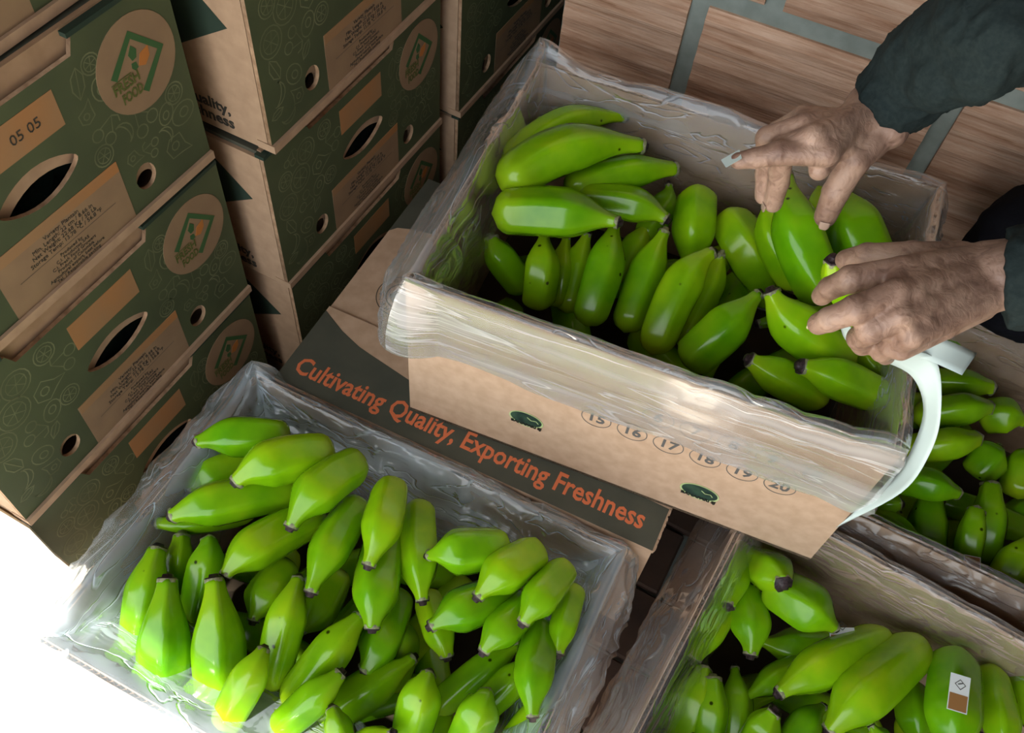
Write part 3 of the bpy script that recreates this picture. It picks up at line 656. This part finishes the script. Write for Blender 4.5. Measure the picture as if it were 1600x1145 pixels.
place([
 ((310, 690, .262), (372, 680, .268), (455, 685, .255), 66, 'banana pointing left, uppermost at the far left corner', {'neck': .36}),
 ((370, 752, .29), (430, 720, .295), (520, 708, .27), 80, 'olive tinged banana with its tip over the corner one', {'rot': .3, 'neck': .36}),
 ((455, 822, .295), (500, 762, .30), (565, 722, .275), 74, 'banana slanting down left, third from the far left corner', {'neck': .32, 'rot': .7}),
 ((270, 806, .262), (345, 783, .262), (475, 762, .235), 72, 'long glossy banana pointing left over the film', {'rot': .2, 'neck': .36}),
 ((296, 768, .215), (335, 740, .215), (400, 720, .21), 60, 'dark banana shadowed beneath the corner ones', {}),
 ((246, 816, .225), (310, 815, .22), (400, 800, .20), 36, 'thin dark banana under the long glossy one', {'neck': .55}),
 ((353, 898, .265), (405, 850, .262), (505, 800, .225), 72, 'long banana slanting down left under the third one', {'neck': .30, 'rot': .9}),
 ((486, 924, .27), (520, 850, .27), (562, 785, .24), 66, 'banana hanging down left of the spotted one', {'neck': .34}),
 ((576, 882, .298), (600, 815, .302), (612, 755, .28), 66, 'spotted banana hanging straight down, topmost in the middle', {'rot': .5, 'neck': .34}),
 ((582, 980, .265), (590, 915, .265), (605, 830, .235), 76, 'plump banana with bruised tip right below the spotted one', {'neck': .36}),
 ((660, 937, .262), (655, 870, .262), (655, 785, .235), 64, 'banana hanging down right of the spotted one', {'rot': .2, 'neck': .32}),
 ((671, 868, .285), (720, 860, .292), (792, 855, .272), 74, 'short plump banana pointing left below the far rim', {'neck': .26, 'rot': .4}),
 ((747, 932, .298), (790, 892, .298), (842, 862, .275), 72, 'middle banana of the right cluster with star shaped tip', {'neck': .30}),
 ((818, 972, .30), (848, 930, .30), (885, 885, .275), 60, 'banana of the right cluster nearest the far right corner', {'neck': .40, 'rot': .4}),
 ((674, 978, .275), (728, 950, .272), (800, 925, .245), 70, 'banana with dark flecks at the left of the right cluster', {'neck': .30}),
 ((756, 1017, .278), (790, 978, .276), (845, 930, .25), 62, 'banana under the centre of the right cluster', {'neck': .36}),
 ((872, 1020, .265), (882, 975, .263), (900, 915, .245), 46, 'slim banana pressed against the right film', {'neck': .44}),
 ((698, 1024, .225), (686, 985, .225), (665, 925, .205), 50, 'small banana tip hanging in the shade of the right cluster', {'neck': .48}),
 ((832, 1118, .27), (836, 1050, .268), (850, 975, .235), 66, 'long banana hanging down by the right film', {'neck': .32, 'rot': .1}),
 ((262, 906, .272), (257, 1003, .235), (260, 1110, .15), 80, 'bottle shaped banana standing upright at the left film', {'rot': .45, 'neck': .40, 'sh': .50}),
 ((335, 906, .272), (341, 1005, .235), (347, 1115, .15), 82, 'bottle shaped banana standing upright with a broad lit facet', {'rot': .95, 'neck': .38, 'sh': .50}),
 ((326, 846, .245), (322, 888, .235), (305, 970, .18), 60, 'glossy banana standing behind the two bottle shaped ones', {'neck': .45}),
 ((284, 838, .225), (280, 880, .21), (280, 930, .17), 44, 'small pale banana end behind the left bottle shaped one', {'tipdark': False, 'neck': .6}),
 ((246, 858, .245), (228, 930, .225), (215, 1020, .17), 66, 'dark banana leaning against the left film', {'neck': .45}),
 ((466, 906, .262), (445, 975, .25), (425, 1075, .19), 62, 'tall banana with white reflections standing left of the middle', {'neck': .38, 'rot': .2}),
 ((411, 1017, .278), (388, 1062, .262), (345, 1145, .20), 58, 'banana standing at the near film, tip level with the rim', {'neck': .42}),
 ((396, 968, .215), (415, 930, .215), (450, 880, .20), 66, 'shaded banana with its tip behind the white reflecting one', {}),
 ((562, 965, .252), (515, 1020, .24), (450, 1105, .19), 66, 'middle banana with a sharp lit ridge slanting down left', {'neck': .42, 'rot': .1}),
 ((531, 1053, .265), (490, 1092, .25), (430, 1145, .20), 58, 'banana with a black tip slanting toward the near film', {'neck': .42}),
 ((571, 1047, .215), (597, 1000, .215), (625, 925, .19), 66, 'dark banana hanging below the bruised tip one', {'neck': .42}),
 ((669, 1054, .265), (655, 1095, .25), (635, 1175, .19), 70, 'banana standing up at the near side with white streaks', {'neck': .36, 'rot': .8}),
 ((759, 1085, .265), (745, 1118, .252), (712, 1190, .19), 68, 'bright banana standing near the right of the near side', {'neck': .42}),
 ((520, 1110, .262), (528, 1140, .25), (540, 1190, .20), 46, 'small yellowish banana tip at the near side', {'neck': .5}),
 ((645, 1028, .205), (570, 1080, .20), (470, 1140, .17), 66, 'dark banana lying low across the near middle', {}),
 ((808, 1008, .215), (750, 1050, .205), (675, 1110, .18), 52, 'slim shaded banana slanting under the right cluster', {'tipdark': False}),
 ((838, 1030, .225), (795, 1068, .215), (730, 1130, .18), 54, 'shaded banana slanting beside the long one by the right film', {}),
 ((612, 1145, .262), (580, 1160, .24), (540, 1190, .20), 50, 'banana tip just entering the picture at the near side', {}),
 ((865, 1095, .235), (835, 1120, .225), (795, 1165, .19), 52, 'banana under the crumpled film at the right', {'tipdark': False}),
 ((470, 985, .20), (500, 950, .19), (530, 890, .18), 60, 'very dark banana deep behind the lit ridge one', {}),
 ((610, 960, .19), (625, 1010, .18), (600, 1080, .16), 60, 'very dark banana deep in the middle', {}),
], c_, 'bananas in the sunlit floor box')
d_ = 'in the nearest right box'
place([
 ((1138, 946, .20), (1150, 905, .19), (1158, 850, .16), 44, 'small banana hanging beside the left film', {'neck': .5}),
 ((1224, 912, .225), (1205, 895, .20), (1160, 875, .14), 68, 'faceted banana end pointing at the viewer under the raised box', {'neck': .45, 'rot': .4}),
 ((1303, 980, .20), (1262, 950, .205), (1200, 915, .18), 78, 'plump banana pointing down right with a glossy black tip', {'neck': .28}),
 ((1173, 1022, .18), (1172, 975, .18), (1155, 920, .16), 64, 'banana hanging down in the shade left of the plump one', {'neck': .36}),
 ((1084, 1030, .175), (1108, 985, .175), (1140, 930, .16), 56, 'dark banana hanging by the left film', {'neck': .45}),
 ((1217, 1083, .19), (1290, 1040, .19), (1390, 995, .165), 72, 'long banana lying slantwise with tip to the left', {'neck': .34, 'rot': .6}),
 ((1298, 1142, .20), (1355, 1082, .205), (1440, 1005, .17), 86, 'broad banana lying slantwise right of the long one', {'rot': .2, 'neck': .34}),
 ((1486, 1200, .20), (1488, 1110, .21), (1492, 1022, .18), 84, 'wide upright banana wearing a square sticker', {'rot': .95}),
 ((1575, 1200, .19), (1560, 1120, .19), (1545, 1045, .16), 60, 'banana lying right of the stickered one', {}),
 ((1098, 1045, .165), (1085, 1095, .155), (1060, 1170, .12), 62, 'banana with dark specks at the left film', {'neck': .5}),
 ((1112, 1062, .17), (1110, 1115, .16), (1098, 1180, .13), 56, 'banana with faceted bright end beside the speckled one', {'neck': .6, 'tipdark': False}),
 ((1210, 1112, .19), (1190, 1140, .17), (1160, 1190, .13), 56, 'light banana tip at the bottom edge of the picture', {'neck': .45}),
 ((1148, 1045, .13), (1150, 1100, .13), (1150, 1180, .11), 54, 'dim banana standing behind the light tip', {}),
 ((1285, 1105, .14), (1255, 1135, .14), (1225, 1190, .12), 56, 'dim banana beneath the broad slanting one', {}),
 ((1440, 1175, .14), (1430, 1120, .145), (1425, 1075, .13), 60, 'dim upright banana left of the stickered one', {}),
 ((1362, 1135, .19), (1375, 1160, .18), (1390, 1200, .15), 46, 'small banana tip beside the stickered one', {}),
 ((1640, 1180, .18), (1620, 1110, .18), (1596, 1060, .15), 66, 'banana cut by the right edge of the picture', {}),
 ((1165, 1090, .14), (1215, 1060, .14), (1260, 1035, .12), 46, 'dark banana under the tip of the long slanting one', {}),
 ((1190, 1000, .12), (1250, 1010, .12), (1330, 1000, .11), 60, 'very dark banana lying beneath the plump one', {}),
], d_, 'bananas in the nearest right box')
e_ = 'in the shaded box by the wall'
place([
 ((1543, 636, .20), (1500, 640, .20), (1425, 655, .17), 52, 'banana pointing right, just right of the paper strip', {'neck': .5, 'tipdark': True}),
 ((1550, 606, .185), (1500, 600, .18), (1430, 600, .16), 48, 'darker banana behind the topmost right pointing one', {'neck': .5}),
 ((1524, 685, .20), (1480, 694, .20), (1410, 705, .17), 52, 'right pointing banana with white flecked tip', {'neck': .55}),
 ((1495, 770, .20), (1450, 758, .20), (1380, 745, .17), 54, 'banana pointing right with a ragged dark tip', {'neck': .42}),
 ((1405, 787, .19), (1385, 790, .18), (1350, 800, .15), 36, 'pale banana tip beside the paper strip', {'neck': .6}),
 ((1432, 845, .19), (1395, 820, .185), (1340, 800, .15), 38, 'narrow banana along the box edge', {'neck': .5}),
 ((1525, 800, .20), (1517, 840, .19), (1505, 910, .15), 44, 'upright banana with a brown sticker', {'neck': .7, 'tipdark': False, 'rot': .3}),
 ((1548, 760, .175), (1545, 815, .165), (1535, 880, .13), 56, 'dark banana right behind the brown stickered one', {'neck': .6}),
 ((1610, 840, .19), (1585, 880, .18), (1545, 940, .14), 58, 'banana leaning at the right edge of the picture', {}),
 ((1455, 780, .16), (1450, 825, .155), (1450, 890, .12), 62, 'broad dim banana between two lighter ones', {'neck': .7}),
 ((1560, 700, .16), (1545, 715, .16), (1520, 745, .14), 58, 'very dim banana under the white fleck one', {}),
 ((1600, 660, .16), (1570, 650, .16), (1530, 655, .14), 60, 'very dim banana in the right corner shade', {}),
 ((1615, 740, .15), (1600, 730, .15), (1590, 780, .13), 60, 'very dim banana at the picture edge', {}),
 ((1505, 520, .15), (1490, 535, .16), (1460, 560, .15), 50, 'green banana peeping under the left wrist', {'tipdark': False}),
 ((1400, 640, .15), (1440, 640, .15), (1500, 660, .14), 60, 'dim banana behind the paper strip', {}),
], e_, 'bananas in the shaded box by the wall')
def filler(box, ox, oy, rz, L, D, z, n, lab, grp):
    c, s = math.cos(math.radians(rz)), math.sin(math.radians(rz))
    for i in range(n):
        u = .07 + (L - .14) * ((i * .618) % 1); w = .08 + (D - .16) * ((i + .5) / n); a = rnd.uniform(0, PI); l = .09
        cx, cy = ox + u * c - w * s, oy + u * s + w * c; zz = z + rnd.uniform(-.015, .015)
        d = Vector((math.cos(a), math.sin(a), 0)) * l * (.6 if (u < .12 or u > L - .12 or w < .1 or w > D - .1) else 1)
        m = Vector((cx, cy, zz)); banana(m - d, m + Vector((0, 0, .012)), m + d, .022, rnd.random(), lab, grp)
filler(A, -.329, .488, 7.1, .5, .385, .315, 10, 'banana of the dark bottom layer in the raised box', 'bottom layer of bananas in the raised box')
filler(Cb, -.506, .057, 2.1, .5, .377, .11, 10, 'banana of the dark bottom layer in the sunlit floor box', 'bottom layer of bananas in the sunlit floor box')
filler(Db, .062, .218, -3.2, .5, .385, .055, 9, 'banana of the dark bottom layer in the nearest right box', 'bottom layer of bananas in the nearest right box')
filler(Eb, .130, .634, .2, .5, .395, .06, 9, 'banana of the dark bottom layer in the shaded box by the wall', 'bottom layer of bananas in the shaded box by the wall')

# fruit stickers
def fruit_sticker(px, py, z, u, w, h, name, parent_px=None):
    c = at(px, py, z); up = (Vector((0, 0, H + 0)) - c).normalized(); up = (Vector((0, -.25, 1))).normalized()
    M = frame(c, u, up); return M
def sticker(target, px, py, z, du, w, h, two):
    M = fruit_sticker(px, py, z, du, w, h, 's'); inv = target.matrix_basis.inverted(); M = Matrix.Translation(-target.location) @ M
    W_ = mat('sticker_white', (.62, .64, .62), .4)[0]; B_ = mat('sticker_brown', (.26, .12, .035), .5)[0]
    s = decal_poly('fruit_sticker', [(-w / 2, -h / 2), (w / 2, -h / 2), (w / 2, h / 2), (-w / 2, h / 2)], M, W_, target)
    s['label'] = 'small square paper sticker'
    b0, b1 = (-h / 2 + .001, -.001) if two else (-h / 2 + .001, h / 2 - .001)
    n = Vector((0, 0, 0))
    mesh('sticker_print', [M @ Vector(q) for q in [(-w / 2 + .001, b0, .0005), (w / 2 - .001, b0, .0005), (w / 2 - .001, b1, .0005), (-w / 2 + .001, b1, .0005)]], [(0, 1, 2, 3)], B_, s)
    if two:
        lines('sticker_mark', [([(-.005, .009), (.0, .014), (.006, .009), (.001, .004)], .0010, 1), ([(-.002, .009), (.003, .011)], .001, 0)], M, INK, s, .0006)
for o in list(bpy.data.objects):
    if o.get('label', '').startswith('wide upright banana wearing'): sticker(o, 1498, 1083, .2495, (.93, .2, 0), .021, .038, True)
    if o.get('label', '').startswith('upright banana with a brown'): sticker(o, 1519, 884, .216, (.9, .3, 0), .020, .024, False)
    if o.get('label', '').startswith('plump banana pointing down right'): sticker(o, 1316, 990, .19, (.9, .5, 0), .030, .014, True)

# ------------------------------------------------------------------ waxed paper strip held by the left hand
def strip(name, L, R, mats, parent=None, thick=.0003, sub=6):
    n = len(L); P = []; 
    def cr(p, t):
        i = min(int(t), len(p) - 2); u = t - i; a, b, c, d = p[max(i - 1, 0)], p[i], p[i + 1], p[min(i + 2, len(p) - 1)]
        return .5 * ((2 * b) + (c - a) * u + (2 * a - 5 * b + 4 * c - d) * u * u + (3 * b - a - 3 * c + d) * u ** 3)
    v = []; f = []; N = (n - 1) * sub + 1; K = 5
    for i in range(N):
        a, b = cr(L, i / sub), cr(R, i / sub)
        for k in range(K): v.append(a.lerp(b, k / (K - 1)))
    for i in range(N - 1):
        for k in range(K - 1): q = i * K + k; f.append((q, q + 1, q + K + 1, q + K))
    o = mesh(name, v, f, mats, parent, True); m = o.modifiers.new('s', 'SOLIDIFY'); m.thickness = thick
    return o
ws = empty('paper_strip', at(1400, 560, .56)); ws.location = (0, 0, 0); tag(ws, 'white waxed paper strip hanging from the left hand down the box side', 'paper strip')
strip('hanging_strip', [at(1312, 505, .585), at(1325, 535, .58), at(1372, 560, .575), at(1425, 588, .56), at(1443, 640, .53), at(1425, 700, .49), at(1390, 752, .44), at(1305, 825, .36)],
      [at(1318, 500, .60), at(1345, 522, .60), at(1400, 545, .60), at(1462, 562, .585), at(1470, 650, .545), at(1450, 715, .50), at(1408, 770, .455), at(1322, 816, .37)], WHITEP, ws)
strip('loose_end', [at(1400, 560, .575), at(1440, 560, .585), at(1503, 586, .585)], [at(1425, 525, .60), at(1475, 530, .60), at(1526, 552, .585)], WHITEP, ws)

# ------------------------------------------------------------------ person
def ico_sphere(b, c, r, seg=14, rings=9, sq=(1, 1, 1)):
    v = [(c[0], c[1], c[2] - r * sq[2])]; f = []
    for i in range(1, rings):
        ph = PI * i / rings
        for j in range(seg): th = 2 * PI * j / seg; v.append((c[0] + r * sq[0] * math.sin(ph) * math.cos(th), c[1] + r * sq[1] * math.sin(ph) * math.sin(th), c[2] - r * sq[2] * math.cos(ph)))
    v.append((c[0], c[1], c[2] + r * sq[2])); n = len(v) - 1
    for j in range(seg): k = (j + 1) % seg; f.append((0, 1 + k, 1 + j)); f.append((n, n - seg + j, n - seg + k))
    for i in range(rings - 2):
        for j in range(seg): k = (j + 1) % seg; a = 1 + i * seg; f.append((a + j, a + k, a + seg + k, a + seg + j))
    b.add(v, f)
def cone(b, p, q, r0, r1, seg=16):
    p, q = Vector(p), Vector(q); d = (q - p); L = d.length
    if L < 1e-5: return
    d /= L; a = d.orthogonal().normalized(); c = d.cross(a); v = []
    for P_, r in ((p, r0), (q, r1)):
        for j in range(seg): th = 2 * PI * j / seg; v.append(P_ + (a * math.cos(th) + c * math.sin(th)) * r)
    f = [(j, (j + 1) % seg, seg + (j + 1) % seg, seg + j) for j in range(seg)] + [tuple(range(seg - 1, -1, -1)), tuple(range(seg, 2 * seg))]
    b.add(v, f)
def chain(b, pts, rad, ends=(True, True)):
    for i, (p, r) in enumerate(zip(pts, rad)):
        if (i == 0 and not ends[0]) or (i == len(pts) - 1 and not ends[1]): continue
        ico_sphere(b, p, r)
    for i in range(len(pts) - 1): cone(b, pts[i], pts[i + 1], rad[i], rad[i + 1])
def voxel(b, size, smooth=4, noise_amp=0, noise_sc=20, fac=.5, folds=None):
    o = b.build('tmp', []); m = o.modifiers.new('r', 'REMESH'); m.mode = 'VOXEL'; m.voxel_size = size; m.use_smooth_shade = True
    s = o.modifiers.new('s', 'SMOOTH'); s.factor = fac; s.iterations = smooth
    dg = bpy.context.evaluated_depsgraph_get(); me = bpy.data.meshes.new_from_object(o.evaluated_get(dg)); bpy.data.objects.remove(o); me.materials.clear()
    if noise_amp:
        nv_ = len(me.vertices); co = np.zeros(nv_ * 3, np.float32); me.vertices.foreach_get('co', co); nn = np.zeros(nv_ * 3, np.float32); me.vertex_normals.foreach_get('vector', nn)
        ks = np.zeros(nv_)
        for i_ in range(nv_):
            c = Vector(co[3 * i_:3 * i_ + 3]) * noise_sc; ks[i_] = mnoise.noise(c) * .6 + (1 - abs(mnoise.noise(c * 1.7 + Vector((3, 1, 2))))) ** 3 * .6 - .3
        co = co.reshape(-1, 3) + nn.reshape(-1, 3) * (ks * noise_amp)[:, None]; me.vertices.foreach_set('co', co.astype(np.float32).ravel())
    me.polygons.foreach_set('use_smooth', [True] * len(me.polygons)); me.update(); return me
V = lambda *a: Vector(a)
body = MB()
sh_r, sh_l = V(.50, .97, 1.04), V(.56, .62, 1.04)
el_r, el_l = V(.30, .93, .86), V(.47, .62, .76)
# -- right hand (the far one), palm down, index stretched, others reaching down to the fruit
def P3(t): return at(*t)
def hand(b, wrist, wrist2, mcps, fingers, thumb, palm_drop, rw=.024):
    w1, w2 = P3(wrist), P3(wrist2)
    for i, m in enumerate(mcps):
        m3 = P3(m); f = i / 3; w = w1.lerp(w2, f)
        cone(b, w, m3, .0165, .0118); ico_sphere(b, w, .0165); ico_sphere(b, m3, .0122)
        lo = Vector((0, 0, -palm_drop)); cone(b, w + lo * .6, m3 + lo, .0145, .0095); ico_sphere(b, m3 + lo, .0095)
        mid = w.lerp(m3, .55) + lo * .5; ico_sphere(b, mid, .0145)
        # tendon
        up = (V(0, 0, H) - m3).normalized() * .0105; cone(b, w.lerp(m3, .25) + up * 1.05, m3 + up * .75, .0022, .0030); ico_sphere(b, m3 + up * .25, .0100)
    for i in range(3):
        for q in (.35, .6, .85, 1.0):
            p = w1.lerp(w2, i / 3).lerp(P3(mcps[i]), q); r_ = w1.lerp(w2, (i + 1) / 3).lerp(P3(mcps[i + 1]), q); cone(b, p, r_, .0125 if q < 1 else .0098, .0125 if q < 1 else .0098)
    for m, (pts, rads) in zip(mcps, fingers):
        P_ = [P3(m)] + [P3(q) for q in pts]; chain(b, P_, [.0115] + rads)
        for j, r in enumerate(rads[:-1]):                       # joint swelling
            ico_sphere(b, P_[j + 1], r * 1.09)
    pts, rads = thumb; T_ = [P3(q) for q in pts]; chain(b, T_, rads)
    ico_sphere(b, T_[1], rads[1] * 1.08); ico_sphere(b, T_[2], rads[2] * 1.08)
    m0 = P3(mcps[0]); w = w1.lerp(m0, .45); cone(b, w, T_[1], .014, .011); cone(b, w1.lerp(m0, .7), T_[1], .009, .008)
hand(body, (1352, 158, .665), (1392, 205, .66),
     [(1272, 196, .672), (1272, 196, .672), (1272, 196, .672), (1272, 196, .672)][:0] or [(1292, 240, .668), (1272, 214, .676), (1258, 196, .672), (1256, 184, .655)][::1],
     [([(1218, 239, .660), (1180, 247, .652), (1154, 251, .648)], [.0112, .0092, .0080]),
      ([(1222, 232, .655), (1217, 285, .610), (1208, 318, .580)], [.0115, .0100, .0092]),
      ([(1200, 216, .648), (1196, 270, .605), (1193, 306, .580)], [.0112, .0098, .0088]),
      ([(1215, 205, .630), (1212, 245, .600), (1214, 272, .580)], [.0098, .0086, .0078])],
     ([(1375, 205, .655), (1335, 250, .642), (1306, 300, .610), (1290, 338, .580)], [.019, .0145, .0128, .0112]), .020)
# -- left hand (the near one), back up, fingers curled round a banana tip
hand(body, (1532, 410, .630), (1548, 460, .628),
     [(1408, 421, .650), (1400, 457, .655), (1406, 494, .648), (1424, 524, .635)],
     [([(1330, 436, .640), (1297, 450, .618), (1284, 462, .600)], [.0118, .0100, .0092]),
      ([(1336, 484, .645), (1296, 499, .628), (1279, 506, .615)], [.0120, .0104, .0096]),
      ([(1360, 515, .632), (1343, 528, .608), (1347, 540, .590)], [.0118, .0104, .0092]),
      ([(1394, 540, .612), (1378, 549, .594), (1384, 556, .580)], [.0104, .0092, .0084])],
     ([(1500, 408, .625), (1425, 402, .628), (1355, 400, .612), (1322, 406, .596)], [.018, .0142, .0118, .0100]), .020)
wr = P3((1372, 181, .660)); wl = P3((1540, 433, .628))
chain(body, [wr, P3((1412, 140, .690)), P3((1500, 78, .75))], [.0255, .027, .029], (True, True))
chain(body, [P3((1362, 168, .662)), P3((1400, 135, .685))], [.018, .018]); chain(body, [P3((1383, 193, .660)), P3((1396, 176, .670))], [.017, .013])
chain(body, [wl, P3((1600, 428, .64)), P3((1700, 424, .66))], [.0275, .031, .034])
chain(body, [P3((1535, 410, .63)), P3((1580, 404, .64))], [.019, .018]); chain(body, [P3((1545, 456, .628)), P3((1578, 452, .636))], [.019, .017])
hm = voxel(body, .0019, 5)
# rest of the body under the clothes, and the head
b2 = MB()
chain(b2, [P3((1500, 78, .75)), el_r, sh_r], [.034, .042, .05]); chain(b2, [P3((1700, 424, .66)), el_l, sh_l], [.034, .042, .05])
hip_c, knee_r = V(.72, .82, .66), V(.262, .985, .415); foot_r = V(.68, .98, .335)
hip_r, hip_l = V(.68, .90, .64), V(.70, .72, .64); knee_l, foot_l = V(.68, .44, .42), V(.78, .42, .07)
chain(b2, [sh_r, V(.55, .80, 1.06), sh_l], [.07, .09, .07]); chain(b2, [V(.55, .80, 1.03), V(.62, .80, .85), hip_c], [.12, .13, .13])
chain(b2, [hip_r, knee_r, foot_r], [.075, .055, .04]); chain(b2, [hip_l, knee_l, foot_l], [.075, .055, .04])
chain(b2, [V(.53, .80, 1.08), V(.46, .80, 1.19)], [.06, .055])
hc = V(.41, .80, 1.28); ico_sphere(b2, hc, .095, 20, 14, (1.0, .82, 1.15)); ico_sphere(b2, hc + V(-.045, 0, -.06), .055, 14, 10, (1, .85, .9))
chain(b2, [hc + V(-.088, 0, .0), hc + V(-.108, 0, -.035)], [.010, .015])                  # nose
chain(b2, [hc + V(-.083, -.02, -.062), hc + V(-.089, 0, -.062), hc + V(-.083, .02, -.062)], [.007, .008, .007])  # lips
for s in (-1, 1):
    ico_sphere(b2, hc + V(.01, s * .080, -.01), .025, 12, 8, (.8, .35, 1.2)); chain(b2, [hc + V(-.080, s * .045, .025), hc + V(-.092, s * .015, .026)], [.009, .009])
bm_ = voxel(b2, .008, 4)
bmm = bmesh.new(); bmm.from_mesh(hm); bmm.from_mesh(bm_)
me = bpy.data.meshes.new('person'); bmm.to_mesh(me); bmm.free(); me.polygons.foreach_set('use_smooth', [True] * len(me.polygons))
person = link('person', me, None, [SKIN]); tag(person, 'person in dark long sleeves and black trousers reaching into the raised box of bananas', 'person')
# sleeves and shirt
sv = MB()
cr0 = P3((1382, 167, .668)); cr1 = P3((1412, 138, .690))
chain(sv, [cr0, cr1], [.0370, .0390], (False, False)); chain(sv, [cr1, P3((1446, 105, .715)), P3((1495, 75, .745)), P3((1550, 48, .78)), el_r], [.0385, .042, .047, .050, .058], (False, True))
for (px, py, z, r) in ((1430, 108, .71, .0415), (1462, 85, .73, .0475), (1492, 92, .745, .0465), (1520, 45, .76, .049), (1555, 62, .78, .051)):
    ico_sphere(sv, P3((px, py, z)), r, 16, 12, (.75, 1, 1))
chain(sv, [el_r, sh_r], [.062, .075])
cl0 = P3((1574, 434, .630)); cl1 = P3((1640, 430, .645))
chain(sv, [cl0, cl1, P3((1720, 424, .66)), el_l, sh_l], [.0440, .0455, .050, .060, .075], (False, True))
chain(sv, [sh_r, V(.56, .80, 1.05), sh_l], [.085, .11, .085]); chain(sv, [V(.56, .80, 1.0), V(.63, .80, .85), hip_c], [.15, .155, .15]); chain(sv, [V(.53, .80, 1.06), V(.50, .80, 1.12)], [.08, .065])
shirt = link('shirt', voxel(sv, .0040, 3, .0062, 30), person, [CLOTH]); shirt['label'] = 'dark teal long sleeved shirt with creases and pale lint'
tv = MB(); chain(tv, [hip_c, hip_r, V(.48, .945, .52), knee_r], [.14, .115, .10, .082]); ico_sphere(tv, knee_r + V(.015, 0, -.02), .098); chain(tv, [knee_r, foot_r], [.075, .058]); chain(tv, [hip_c, hip_l, knee_l, foot_l + V(0, 0, .06)], [.14, .11, .085, .06])
trs = link('trousers', voxel(tv, .008, 3, .010, 16), person, [TROUSER]); trs['label'] = 'black trousers'
for nm, f0, f1 in (('shoe', foot_r + V(.04, 0, -.02), foot_r + V(.10, 0, .06)), ('shoe', foot_l + V(.03, 0, -.025), foot_l + V(-.16, 0, -.035))):
    q = MB(); chain(q, [f0, f0.lerp(f1, .5), f1], [.045, .042, .034]); link(nm, voxel(q, .008, 3), person, [BLACKP])
q = MB(); ico_sphere(q, hc + V(.022, 0, .03), .100, 20, 14, (.98, .86, 1.0)); link('hair', voxel(q, .007, 2, .006, 60), person, [HAIR])
for s in (-1, 1):
    q = MB(); ico_sphere(q, hc + V(-.084, s * .030, .008), .011, 12, 8); q.build('eye', mat('eye', (.6, .6, .58), .2)[0], person, True)
# nails
def nail(c, along, up, L, Wd, m):
    along = Vector(along).normalized(); up = Vector(up); up = (up - along * up.dot(along)).normalized(); side = along.cross(up); v = []; f = []; n = 8; k = 6
    for i in range(n + 1):
        for j in range(k + 1):
            a = (i / n - .5) * L; w = Wd * math.sqrt(max(.05, 1 - (abs(i / n - .5) * 1.7) ** 2)) if i > n / 2 else Wd; s = (j / k - .5) * w
            v.append(c + along * a + side * s + up * (.0016 - 18 * s * s))
    for i in range(n):
        for j in range(k): q = i * (k + 1) + j; f.append((q, q + 1, q + k + 2, q + k + 1))
    o = mesh('fingernail', v, f, m, person, True); md = o.modifiers.new('s', 'SOLIDIFY'); md.thickness = .0006; return o
def nail_on(a, b, r, m, L=.011, Wd=.010, side=(0, 0)):
    A_, B_ = P3(a), P3(b); view = (V(0, 0, H) - B_).normalized(); al = (B_ - A_).normalized(); up = (view + V(side[0], side[1], 0)); up = (up - al * up.dot(al)).normalized()
    nail(B_ + up * (r * .93) + al * r * .25, al, up, L, Wd, m)
nail_on((1306, 300, .610), (1290, 338, .580), .0112, NAIL, .009, .010, (.2, -.2))
nail_on((1217, 285, .610), (1208, 318, .580), .0092, NAIL, .010, .009, (-.9, 0))
A_, B_ = P3((1296, 499, .628)), P3((1279, 506, .615)); al = (B_ - A_).normalized(); nail(B_ + al * .0082 + V(0, 0, .001), V(0, -.3, -1), al + V(0, 0, .25), .009, .011, NAILY)
# small white sticker on the index fingertip
c = P3((1143, 248, .650)); M = frame(c, (.5, -.6, .3), (-.3, -.5, .85)); o = decal_poly('fingertip_sticker', [(-.009, -.008), (.006, -.010), (.010, .007), (-.004, .012)], M, WHITEP, None)
tag(o, 'tiny white sticker on the tip of the pointing finger', 'sticker')
# closed carton that carries the person's foot
c = dup(CP, (1.165, .63, 0), 0); tag(c, 'printed carton under the kneeling foot beyond the picture edge', 'carton', 'cartons beyond the right picture edge')
bpy.context.view_layer.update()
